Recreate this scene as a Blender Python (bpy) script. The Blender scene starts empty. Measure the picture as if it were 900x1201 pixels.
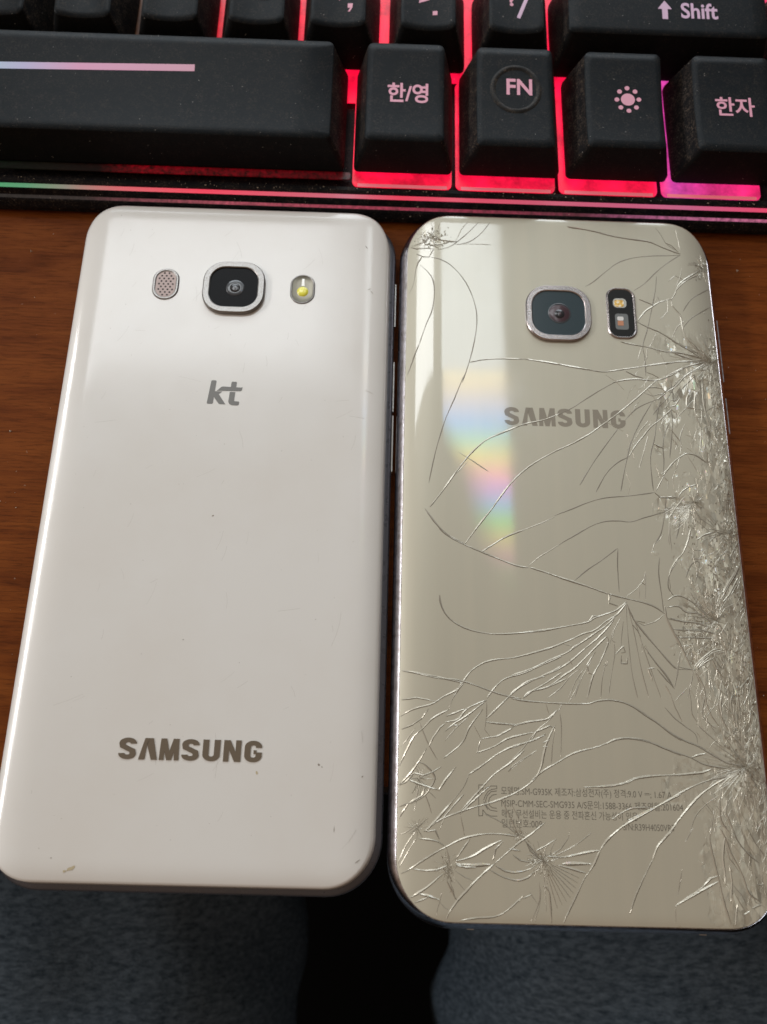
import bpy, bmesh, math, random
from mathutils import Vector, noise
random.seed(7)
S = 0.001                                   # everything below is written in millimetres
scn = bpy.context.scene
C = scn.collection
# ------------------------------------------------------------------ camera, world, lamps, exposure
cd = bpy.data.cameras.new('camera'); cam = bpy.data.objects.new('camera', cd); C.objects.link(cam)
cd.sensor_fit = 'VERTICAL'; cd.sensor_height = 36; cd.lens = 27.61
cd.clip_start = 0.01; cd.clip_end = 50
cam.location = (0, 0, 0.16062); cam.rotation_euler = (0.301666, -0.02042, 0)
cd.dof.use_dof = True; cd.dof.focus_distance = 0.158; cd.dof.aperture_fstop = 18
scn.camera = cam
scn.view_settings.view_transform = 'Standard'; scn.view_settings.look = 'None'
scn.view_settings.exposure = 0; scn.view_settings.gamma = 1
w = bpy.data.worlds.new('World'); scn.world = w; w.use_nodes = True
nt = w.node_tree; N = nt.nodes; L = nt.links
bg = N['Background']
tc = N.new('ShaderNodeTexCoord'); sx = N.new('ShaderNodeSeparateXYZ'); L.new(tc.outputs['Generated'], sx.inputs[0])
def wramp(src, lo, hi, ca, cb):
    r = N.new('ShaderNodeMapRange'); r.interpolation_type = 'SMOOTHSTEP'
    r.inputs[1].default_value = lo; r.inputs[2].default_value = hi; L.new(src, r.inputs[0])
    m = N.new('ShaderNodeMix'); m.data_type = 'RGBA'; L.new(r.outputs[0], m.inputs[0])
    m.inputs[6].default_value = (*ca, 1); m.inputs[7].default_value = (*cb, 1)
    return m.outputs[2]
front = wramp(sx.outputs[1], -0.40, 0.62, (0.50, 0.35, 0.24), (0.61, 0.635, 0.59))
side = wramp(sx.outputs[0], -0.2, 0.9, (1.0, 1.0, 1.0), (0.55, 0.54, 0.58))
low = wramp(sx.outputs[2], -0.2, 0.35, (0.10, 0.09, 0.085), (1.0, 1.0, 1.0))
def wmul(a, b):
    m = N.new('ShaderNodeMix'); m.data_type = 'RGBA'; m.blend_type = 'MULTIPLY'; m.inputs[0].default_value = 1
    L.new(a, m.inputs[6]); L.new(b, m.inputs[7]); return m.outputs[2]
L.new(wmul(wmul(front, side), low), bg.inputs[0]); bg.inputs[1].default_value = 0.63

def lamp(name, loc, size, power, col, aim=None, rot=None):
    ld = bpy.data.lights.new(name, 'AREA'); ld.shape = 'RECTANGLE'; ld.size, ld.size_y = size
    ld.energy = power; ld.color = col
    o = bpy.data.objects.new(name, ld); o.location = loc; C.objects.link(o)
    if aim is not None:
        d = Vector(aim) - Vector(loc); o.rotation_euler = d.to_track_quat('-Z', 'Y').to_euler()
    return o
# ceiling lamp in front of and above the desk: seen mirrored in both phone backs
LX0, LX1, LY0, LY1, LZ = -0.95, 0.318, 0.86, 1.36, 1.5
lamp('ceiling_light', ((LX0-.08)/2, (LY0+LY1)/2, LZ), (-.08-LX0, LY1-LY0), 7.4, (0.93, 0.97, 1.0))
lamp('ceiling_light', ((LX1+.128)/2, (LY0+LY1)/2, LZ), (LX1-.128, LY1-LY0), 1.3, (0.90, 0.97, 1.0))
lamp('monitor_light', (0.0, 0.55, 0.215), (0.55, 0.17), 1.3, (0.85, 0.93, 1.0), aim=(0, 0.14, 0.02))
lamp('side_light', (-1.5, 0.36, 0.85), (1.15, 0.13), 12, (1.0, 0.98, 0.97), aim=(0, 0, 0))
# added light with a rainbow gradient, shaped for the gold phone's reflection
ol = lamp('added_rainbow_light', (0.2225, 0.585, LZ+0.002), (0.191, 0.55), 2.5, (1, 1, 1))
ld = ol.data; ld.use_nodes = True; nt = ld.node_tree; N = nt.nodes; L = nt.links
em = N['Emission']
g = N.new('ShaderNodeNewGeometry'); sp = N.new('ShaderNodeSeparateXYZ'); L.new(g.outputs['Position'], sp.inputs[0])
def lmath(op, a, b=0.0, c=None, clamp=False):
    m = N.new('ShaderNodeMath'); m.operation = op; m.use_clamp = clamp
    for i, v in enumerate((a, b) if c is None else (a, b, c)):
        if isinstance(v, (int, float)): m.inputs[i].default_value = v
        else: L.new(v, m.inputs[i])
    return m.outputs[0]
v = lmath('DIVIDE', lmath('SUBTRACT', sp.outputs[1], 0.31), 0.55, clamp=True)
rp = N.new('ShaderNodeValToRGB'); L.new(v, rp.inputs[0]); e = rp.color_ramp.elements
stops = [(0.0, (.20, .40, .15)), (.10, (.25, .6, .22)), (.18, (.9, .32, .5)), (.26, (.9, .75, .15)), (.33, (.2, .85, .2)), (.40, (.1, .45, .85)), (.47, (.6, .22, .75)),
         (.54, (.9, .32, .32)), (.61, (.8, .68, .15)), (.68, (.25, .62, .45)), (.76, (.15, .42, .85)), (.85, (.5, .5, .65)), (.93, (.75, .62, .42)), (1.0, (.8, .72, .5))]
e[0].position, e[0].color = stops[0][0], (*stops[0][1], 1); e[1].position, e[1].color = stops[-1][0], (*stops[-1][1], 1)
for p_, c_ in stops[1:-1]:
    q = e.new(p_); q.color = (*c_, 1)
L.new(rp.outputs[0], em.inputs[0])
# left edge moves right as v falls: x_left = 0.128 at v>.7, 0.295 at v=0
lr = N.new('ShaderNodeValToRGB'); L.new(v, lr.inputs[0]); e = lr.color_ramp.elements
e[0].position, e[0].color = 0, (.29, .29, .29, 1); e[1].position, e[1].color = 1, (.12, .12, .12, 1)
for p_, c_ in ((.22, .238), (.55, .205), (.66, .165), (.8, .125)):
    q = e.new(p_); q.color = (c_, c_, c_, 1)
edge = lmath('DIVIDE', lmath('SUBTRACT', sp.outputs[0], lr.outputs[0]), 0.055, clamp=True)
fade = lmath('POWER', lmath('MULTIPLY', v, 1.9, clamp=True), 1.2)
L.new(lmath('MULTIPLY', lmath('MULTIPLY', edge, fade), 1.0), em.inputs[1])

# ------------------------------------------------------------------ helpers
def tag(o, label=None, cat=None, group=None, kind=None):
    if label: o['label'] = label
    if cat: o['category'] = cat
    if group: o['group'] = group
    if kind: o['kind'] = kind
    return o
def empty(name, loc=(0, 0, 0), rz=0):
    o = bpy.data.objects.new(name, None); C.objects.link(o)
    o.location = Vector(loc)*S; o.rotation_euler = (0, 0, rz); o.empty_display_size = 0.01; return o
class MB:
    def __init__(s): s.v = []; s.f = []
    def add(s, vs, fs):
        k = len(s.v); s.v += [tuple(p) for p in vs]; s.f += [tuple(i+k for i in f) for f in fs]; return s
    def build(s, name, mat, parent=None, smooth=False, angle=None):
        me = bpy.data.meshes.new(name); me.from_pydata([(x*S, y*S, z*S) for x, y, z in s.v], [], s.f)
        me.validate(); me.materials.append(mat)
        bm = bmesh.new(); bm.from_mesh(me); bmesh.ops.recalc_face_normals(bm, faces=bm.faces) if not getattr(s, 'keep', False) else None
        bm.to_mesh(me); bm.free()
        if smooth or angle:
            for p in me.polygons: p.use_smooth = True
        if angle:
            me.set_sharp_from_angle(angle=math.radians(angle))
        o = bpy.data.objects.new(name, me); C.objects.link(o); o.parent = parent
        return o
def box(mb, x0, x1, y0, y1, z0, z1):
    return mb.add([(x0, y0, z0), (x1, y0, z0), (x1, y1, z0), (x0, y1, z0), (x0, y0, z1), (x1, y0, z1), (x1, y1, z1), (x0, y1, z1)],
                  [(0, 3, 2, 1), (4, 5, 6, 7), (0, 1, 5, 4), (1, 2, 6, 5), (2, 3, 7, 6), (3, 0, 4, 7)])
def rr(w, h, r, cx=0, cy=0, nc=8, ex=1, ey=1):
    """rounded rectangle, counter-clockwise, constant point count"""
    r = max(0.01, min(r, w/2-1e-3, h/2-1e-3)); P = []
    cs = [(w/2-r, h/2-r, 0), (-w/2+r, h/2-r, 90), (-w/2+r, -h/2+r, 180), (w/2-r, -h/2+r, 270)]
    for k, (x, y, a) in enumerate(cs):
        arc = [(x+r*math.cos(math.radians(a+90*i/nc)), y+r*math.sin(math.radians(a+90*i/nc))) for i in range(nc+1)]
        P += arc
        nx, ny, na = cs[(k+1) % 4]
        q = (nx+r*math.cos(math.radians(na)), ny+r*math.sin(math.radians(na)))
        m = ex if k in (0, 2) else ey
        for i in range(1, m): P.append((arc[-1][0]+(q[0]-arc[-1][0])*i/m, arc[-1][1]+(q[1]-arc[-1][1])*i/m))
    return [(x+cx, y+cy) for x, y in P]
def loft(mb, loops, cap0=True, cap1=True):
    n = len(loops[0]); vs = [p for l in loops for p in l]; fs = []
    for k in range(len(loops)-1):
        for i in range(n):
            j = (i+1) % n; fs.append((k*n+i, k*n+j, (k+1)*n+j, (k+1)*n+i))
    if cap0: fs.append(tuple(reversed(range(n))))
    if cap1: fs.append(tuple((len(loops)-1)*n+i for i in range(n)))
    return mb.add(vs, fs)
def circ(r, z, cx=0, cy=0, n=32, sy=1): return [(cx+r*math.cos(2*math.pi*i/n), cy+r*sy*math.sin(2*math.pi*i/n), z) for i in range(n)]
def prism(mb, poly, zf, z0=-0.25, z1=0.0):
    """flat polygon (x,y) raised over a surface function zf"""
    n = len(poly)
    vs = [(x, y, zf(x, y)+z0) for x, y in poly]+[(x, y, zf(x, y)+z1) for x, y in poly]
    fs = [tuple(range(n, 2*n))]+[(i, (i+1) % n, n+(i+1) % n, n+i) for i in range(n)]
    return mb.add(vs, fs)
def ribbon(mb, pts, t, zf, z0=-0.25, z1=0.0):
    n = len(pts); A, B = [], []
    for i, p in enumerate(pts):
        p = Vector(p); a = Vector(pts[max(0, i-1)]); b = Vector(pts[min(n-1, i+1)])
        d1 = (p-a).normalized() if i else (b-p).normalized(); d2 = (b-p).normalized() if i < n-1 else d1
        m = (d1+d2); m = m.normalized() if m.length > 1e-6 else d1
        nrm = Vector((-m.y, m.x)); k = t/2/max(.5, nrm.dot(Vector((-d1.y, d1.x))))
        A.append(p+nrm*k); B.append(p-nrm*k)
    vs = [(q.x, q.y, zf(q.x, q.y)+z) for z in (z0, z1) for q in A+B]; fs = []
    for i in range(n-1):
        fs.append((2*n+i, 3*n+i, 3*n+i+1, 2*n+i+1)); fs.append((i, i+1, 2*n+i+1, 2*n+i)); fs.append((n+i+1, n+i, 3*n+i, 3*n+i+1))
    fs.append((0, 2*n, 3*n, n)); fs.append((n-1, 2*n-1, 4*n-1, 3*n-1))
    return mb.add(vs, fs)
def arc(cx, cy, rx, ry, a0, a1, n=10): return [(cx+rx*math.cos(math.radians(a0+(a1-a0)*i/n)), cy+ry*math.sin(math.radians(a0+(a1-a0)*i/n))) for i in range(n+1)]

def mat(name, col, rough=0.5, metal=0.0, coat=0.0, coat_rough=0.05, spec=0.5, emit=None, es=1.0, ior=None, **kw):
    m = bpy.data.materials.new(name); m.use_nodes = True; b = m.node_tree.nodes['Principled BSDF']
    b.inputs['Base Color'].default_value = (*col, 1); b.inputs['Roughness'].default_value = rough
    b.inputs['Metallic'].default_value = metal; b.inputs['Coat Weight'].default_value = coat
    b.inputs['Coat Roughness'].default_value = coat_rough; b.inputs['Specular IOR Level'].default_value = spec
    if ior: b.inputs['Coat IOR'].default_value = ior
    if emit: b.inputs['Emission Color'].default_value = (*emit, 1); b.inputs['Emission Strength'].default_value = es
    return m
def nod(m, t, **k):
    n = m.node_tree.nodes.new('ShaderNode'+t)
    for a, b in k.items(): setattr(n, a, b)
    return n
def lk(m, a, b): m.node_tree.links.new(a, b)
def P(m): return m.node_tree.nodes['Principled BSDF']
def coords(m, scale=(1, 1, 1)):
    t = nod(m, 'TexCoord'); mp = nod(m, 'Mapping'); lk(m, t.outputs['Object'], mp.inputs[0]); mp.inputs['Scale'].default_value = scale; return mp.outputs[0]
def noise_n(m, vec, scale, detail=4, rough=.5, dist=0):
    n = nod(m, 'TexNoise'); lk(m, vec, n.inputs['Vector']); n.inputs['Scale'].default_value = scale
    n.inputs['Detail'].default_value = detail; n.inputs['Roughness'].default_value = rough; n.inputs['Distortion'].default_value = dist; return n.outputs[0]
def ramp(m, src, stops):
    r = nod(m, 'ValToRGB'); lk(m, src, r.inputs[0]); e = r.color_ramp.elements
    e[0].position = stops[0][0]; e[0].color = (*stops[0][1], 1); e[1].position = stops[-1][0]; e[1].color = (*stops[-1][1], 1)
    for p, c in stops[1:-1]:
        q = e.new(p); q.color = (*c, 1)
    return r.outputs[0]
def mixc(m, f, a, b, mode='MIX'):
    x = nod(m, 'Mix'); x.data_type = 'RGBA'; x.blend_type = mode
    if isinstance(f, float): x.inputs[0].default_value = f
    else: lk(m, f, x.inputs[0])
    for v, i in ((a, 6), (b, 7)):
        if isinstance(v, tuple): x.inputs[i].default_value = (*v, 1)
        else: lk(m, v, x.inputs[i])
    return x.outputs[2]
def mrange(m, src, a, b, c=0, d=1):
    r = nod(m, 'MapRange'); lk(m, src, r.inputs[0])
    for i, v in enumerate((a, b, c, d)): r.inputs[i+1].default_value = v
    return r.outputs[0]
def bump(m, src, strength, dist=0.0001):
    b = nod(m, 'Bump'); b.inputs['Strength'].default_value = strength; b.inputs['Distance'].default_value = dist
    lk(m, src, b.inputs['Height']); lk(m, b.outputs[0], P(m).inputs['Normal']); return b

# ------------------------------------------------------------------ materials
g3 = lambda v: (v, v, v)
wood = mat('dark_wood', (.1, .04, .015), .5, spec=.06)
v1 = coords(wood, (14, 110, 90)); n1 = noise_n(wood, v1, 1.6, 10, .66, .8)
v2 = coords(wood, (170, 2200, 400)); n2 = noise_n(wood, v2, 1.0, 6, .7, .2)
c1 = ramp(wood, n1, [(.28, (.088, .020, .0036)), (.45, (.138, .034, .006)), (.55, (.168, .044, .0078)), (.72, (.215, .060, .011))])
f2 = ramp(wood, n2, [(.36, g3(.62)), (.5, g3(1)), (.75, g3(1.12))])
v3 = coords(wood, (1, 1, 1)); n3 = noise_n(wood, v3, 900, 2, .5); sp3 = ramp(wood, n3, [(.74, g3(0)), (.80, g3(.35))])
lk(wood, mixc(wood, sp3, mixc(wood, 1.0, c1, f2, 'MULTIPLY'), (.45, .35, .25)), P(wood).inputs['Base Color'])
lk(wood, mrange(wood, n2, .3, .7, .55, .42), P(wood).inputs['Roughness']); bump(wood, n2, .25)
desk_edge = mat('desk_edge_wood', (.035, .015, .007), .5)

def black_plastic(name, col, rough, dust=.0, grit=.3, gs=5200):
    m = mat(name, col, rough, spec=.08)
    v = coords(m); n = noise_n(m, v, gs, 2, .6); bump(m, n, grit, .00006)
    d = noise_n(m, v, 420, 6, .75); f = noise_n(m, v, 2600, 2, .5)
    dd = nod(m, 'Math', operation='MULTIPLY'); lk(m, mrange(m, d, .40, .75), dd.inputs[0]); lk(m, mrange(m, f, .45, .75), dd.inputs[1])
    k = nod(m, 'Math', operation='MULTIPLY'); lk(m, dd.outputs[0], k.inputs[0]); k.inputs[1].default_value = dust
    s = noise_n(m, v, 1500, 1, .5); sk = ramp(m, s, [(.775, g3(0)), (.80, g3(.6))])
    c = mixc(m, k.outputs[0], col, (.20, .15, .11)); lk(m, mixc(m, sk, c, (.35, .33, .3)), P(m).inputs['Base Color'])
    return m
key_top = black_plastic('key_top_plastic', (.008, .0105, .013), .33, .25, .55)
key_side = black_plastic('key_side_plastic', (.009, .009, .010), .62, 1.0, .5)
key_front = black_plastic('key_front_plastic', (.007, .008, .009), .5, .12, .15)
case_m = black_plastic('case_plastic', (.008, .008, .010), .38, .5, .3)

def led(name, stops, x0, x1, strength, noise_amt=.0):
    m = mat(name, (.02, .02, .02), .4)
    t = nod(m, 'TexCoord'); s = nod(m, 'SeparateXYZ'); lk(m, t.outputs['Object'], s.inputs[0])
    c = ramp(m, mrange(m, s.outputs[0], x0*S, x1*S), stops); lk(m, c, P(m).inputs['Emission Color'])
    P(m).inputs['Emission Strength'].default_value = strength
    if noise_amt:
        n = noise_n(m, coords(m), 900 if noise_amt > .4 else 130, 4, .7); lk(m, mrange(m, n, .35, .65, strength*(1-noise_amt), strength*(1+noise_amt)), P(m).inputs['Emission Strength'])
    return m
red = (1, .004, .045)
back_led = led('backlight_glow', [(0, (.03, .03, .02)), (.17, (.05, .02, .01)), (.24, (.5, .01, .02)), (.42, red), (.84, (1, .006, .06)), (.865, (.62, .055, .36)), (.92, (.80, .03, .22)), (1, (.9, .01, .12))], -90, 97, 1.0, .4)
strip_led = led('light_strip_glow', [(0, (.05, .36, .13)), (.05, (.10, .33, .16)), (.10, (.28, .25, .19)), (.17, (.75, .12, .14)), (.27, (1, .045, .10)), (.45, (.62, .14, .20)), (.52, (.9, .04, .10)), (.7, (.65, .10, .17)), (.88, (.6, .12, .25)), (1, (.9, .05, .14))], -90, 97, .85)
edge_shine_m = led('painted_edge_highlight', [(0, (.01, .01, .01)), (.12, (.03, .02, .02)), (.3, (.45, .08, .12)), (.55, (.35, .03, .07)), (.75, (.12, .02, .04)), (.85, (.45, .12, .25)), (1, (.6, .15, .28))], -90, 97, .7, .5)  # emission stands in for the highlight along the case's front edge
under_led = led('space_bar_underglow', [(0, (.0, .008, .003)), (.3, (.012, .002, .002)), (.42, (.30, .0, .008)), (1, (.12, .0, .004))], -90, -4, .35, .9)
legend_m = mat('legend_print', (.3, .15, .2), .4, emit=(.58, .25, .32), es=.52)
legend_v = mat('legend_print_violet', (.3, .2, .25), .4, emit=(.44, .30, .44), es=.52)
space_leg = led('space_bar_legend_glow', [(0, (.36, .50, .60)), (.2, (.42, .38, .58)), (.45, (.62, .26, .42)), (1, (.55, .25, .33))], -90, -41, .8)

white_pl = mat('white_phone_plastic', (.80, .79, .76), .45, coat=1.0, coat_rough=.12)
vq = coords(white_pl); nq = noise_n(white_pl, vq, 60, 6, .7, .5); lk(white_pl, mrange(white_pl, nq, .35, .7, .10, .20), P(white_pl).inputs['Coat Roughness'])
v = coords(white_pl, (1, 14, 1)); n = noise_n(white_pl, v, 300, 3, .6); bump(white_pl, n, .05)
vs_ = coords(white_pl); st = noise_n(white_pl, vs_, 30, 5, .6); stc = ramp(white_pl, st, [(.3, (.69, .66, .618)), (.6, (.72, .70, .668))])
lk(white_pl, stc, P(white_pl).inputs['Base Color'])
side_grey = mat('white_phone_frame', (.10, .10, .115), .4, metal=.5)
v = coords(side_grey, (1, 1, 1)); lk(side_grey, mrange(side_grey, noise_n(side_grey, v, 500, 4), .3, .7, .22, .45), P(side_grey).inputs['Roughness'])
chrome = mat('brushed_chrome', (.5, .5, .5), .34, metal=1.0)
v = coords(chrome); nn = noise_n(chrome, v, 4200, 3, .7); lk(chrome, mixc(chrome, mrange(chrome, nn, .35, .6), (.20, .18, .165), (.31, .30, .29)), P(chrome).inputs['Base Color']); bump(chrome, nn, .2, .00004)
cham_metal = mat('champagne_ring_metal', (.72, .66, .64), .25, metal=1.0)
v = coords(cham_metal); nn = noise_n(cham_metal, v, 4000, 3, .7); lk(cham_metal, mixc(cham_metal, mrange(cham_metal, nn, .35, .6), (.27, .23, .225), (.46, .425, .42)), P(cham_metal).inputs['Base Color']); bump(cham_metal, nn, .2)
frame_g = mat('gold_phone_frame_metal', (.62, .58, .60), .2, metal=1.0)
v = coords(frame_g); nn = noise_n(frame_g, v, 700, 5, .7); bump(frame_g, nn, .15)
lk(frame_g, mixc(frame_g, mrange(frame_g, nn, .35, .55), (.42, .38, .38), (.70, .67, .72)), P(frame_g).inputs['Base Color'])
cam_glass = mat('camera_glass_black', (.004, .004, .005), .12, spec=.04)
cam_glass2 = mat('camera_glass_blue', (.022, .040, .050), .15, coat=.45, coat_rough=.02)
lens_ring = mat('lens_barrel', (.03, .03, .035), .3, coat=.6)
lens_dk = mat('lens_deep', (.010, .006, .008), .2, coat=.25)
lens_red = mat('lens_wine_coating', (.050, .020, .027), .3, coat=.2)
black_pl = mat('black_gloss_window', (.005, .005, .006), .15, coat=.5)
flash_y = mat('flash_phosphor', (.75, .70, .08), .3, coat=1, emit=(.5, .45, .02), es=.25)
flash_w = mat('flash_reflector', (.80, .78, .72), .18, metal=.8)
flash_o = mat('flash_amber_phosphor', (.85, .50, .10), .3, coat=1)
v = coords(flash_o); nn = noise_n(flash_o, v, 1400, 2); lk(flash_o, ramp(flash_o, nn, [(.35, (.9, .85, .7)), (.5, (.85, .55, .12)), (.65, (.55, .28, .04))]), P(flash_o).inputs['Base Color'])
sensor_g = mat('sensor_window', (.16, .17, .17), .15, coat=1)
sensor_o = mat('sensor_copper', (.50, .22, .12), .4)
mesh_m = mat('grille_mesh_metal', (.30, .235, .215), .45, metal=.9)
hole_m = mat('grille_hole', (.015, .01, .01), .8)
logo_grey = mat('grey_logo_print', (.17, .165, .155), .35)
logo_metal = mat('raised_letter_metal', (.24, .20, .155), .30, metal=.75)
print_gold = mat('gold_phone_print', (.255, .225, .175), .45, coat=.4)
print_fine = mat('fine_grey_print', (.16, .142, .112), .5)
button_w = mat('pale_button', (.75, .74, .70), .4, coat=.3)
stain_m = mat('brown_stain', (.50, .42, .27), .6)
scuff_m = mat('dark_scuff', (.25, .21, .17), .7)

# champagne back: lacquered metallic film behind glass, finger-marked
gold = mat('champagne_glass_back', (.40, .37, .30), .42, metal=.3, coat=1.0, coat_rough=.035, ior=1.75)
v = coords(gold, (1, .05, 1)); n1 = noise_n(gold, v, 260, 3, .5)
v = coords(gold); n2 = noise_n(gold, v, 45, 5, .7); n3 = noise_n(gold, v, 2600, 2, .6)
c = mixc(gold, mrange(gold, n1, .35, .65), (.50, .47, .375), (.52, .485, .385)); lk(gold, c, P(gold).inputs['Base Color'])
mm = nod(gold, 'Math', operation='MULTIPLY'); lk(gold, mrange(gold, n2, .45, .68, .0, 1), mm.inputs[0]); lk(gold, mrange(gold, n3, .4, .6, .2, 1), mm.inputs[1])
lk(gold, mrange(gold, mm.outputs[0], 0, 1, .045, .15), P(gold).inputs['Coat Roughness'])
vm = coords(gold, (1, 1, 1)); sxyz = nod(gold, 'SeparateXYZ'); lk(gold, vm, sxyz.inputs[0])
big = noise_n(gold, vm, 110, 3, .6)
mx_ = nod(gold, 'Math', operation='ADD'); lk(gold, mrange(gold, sxyz.outputs[0], .012, .036, -.1, 1.0), mx_.inputs[0]); lk(gold, mrange(gold, big, .3, .7, -.45, .45), mx_.inputs[1])
my_ = nod(gold, 'Math', operation='MULTIPLY'); lk(gold, mrange(gold, mx_.outputs[0], .35, .7), my_.inputs[0]); lk(gold, mrange(gold, sxyz.outputs[1], .035, .048, 1, .0), my_.inputs[1])
hs = None
for sc_, wt_ in (((700, 230, 1), 1.0), ((1300, 520, 1), .5)):
    vv = coords(gold, sc_); vo = nod(gold, 'TexVoronoi'); vo.voronoi_dimensions = '2D'; vo.inputs['Scale'].default_value = 1.0; lk(gold, vv, vo.inputs['Vector'])
    ds = nod(gold, 'VectorMath', operation='SUBTRACT'); lk(gold, vv, ds.inputs[0]); lk(gold, vo.outputs['Position'], ds.inputs[1])
    cc = nod(gold, 'VectorMath', operation='SUBTRACT'); lk(gold, vo.outputs['Color'], cc.inputs[0]); cc.inputs[1].default_value = (.5, .5, .5)
    dt = nod(gold, 'VectorMath', operation='DOT_PRODUCT'); lk(gold, ds.outputs[0], dt.inputs[0]); lk(gold, cc.outputs[0], dt.inputs[1])
    wv = nod(gold, 'Math', operation='MULTIPLY'); lk(gold, dt.outputs['Value'], wv.inputs[0]); wv.inputs[1].default_value = wt_
    if hs: ad = nod(gold, 'Math', operation='ADD'); lk(gold, hs, ad.inputs[0]); lk(gold, wv.outputs[0], ad.inputs[1]); hs = ad.outputs[0]
    else: hs = wv.outputs[0]
hm = nod(gold, 'Math', operation='MULTIPLY'); lk(gold, hs, hm.inputs[0]); lk(gold, my_.outputs[0], hm.inputs[1])
bp_ = bump(gold, hm.outputs[0], 1.0, .0009); lk(gold, bp_.outputs[0], P(gold).inputs['Coat Normal'])
crack_hi = mat('crack_painted_light', (.58, .535, .44), .3, metal=.45, coat=.6)  # pale tone stands for light caught on the crack edges
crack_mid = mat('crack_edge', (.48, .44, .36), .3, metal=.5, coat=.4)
crack_lo = mat('crack_painted_shade', (.21, .185, .145), .4, metal=.1, coat=.15)  # shade on the fissure side is put into this colour
shard_m = mat('glass_shard', (.40, .365, .29), .2, metal=.5, coat=.8)
dustm = mat('dust_grain', (.55, .48, .38), .9)

denim = mat('grey_denim', (.05, .06, .07), .9, spec=.15)
v = coords(denim, (.7, 1.8, 1)); n1 = noise_n(denim, v, 420, 4, .7); n2 = noise_n(denim, v, 1300, 2, .6)
lk(denim, mixc(denim, mrange(denim, n1, .28, .75), (.016, .028, .042), (.125, .165, .21)), P(denim).inputs['Base Color'])
bump(denim, n2, .6, .0006)
floor_m = mat('dark_floor', (.004, .004, .004), .9, spec=0)

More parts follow.
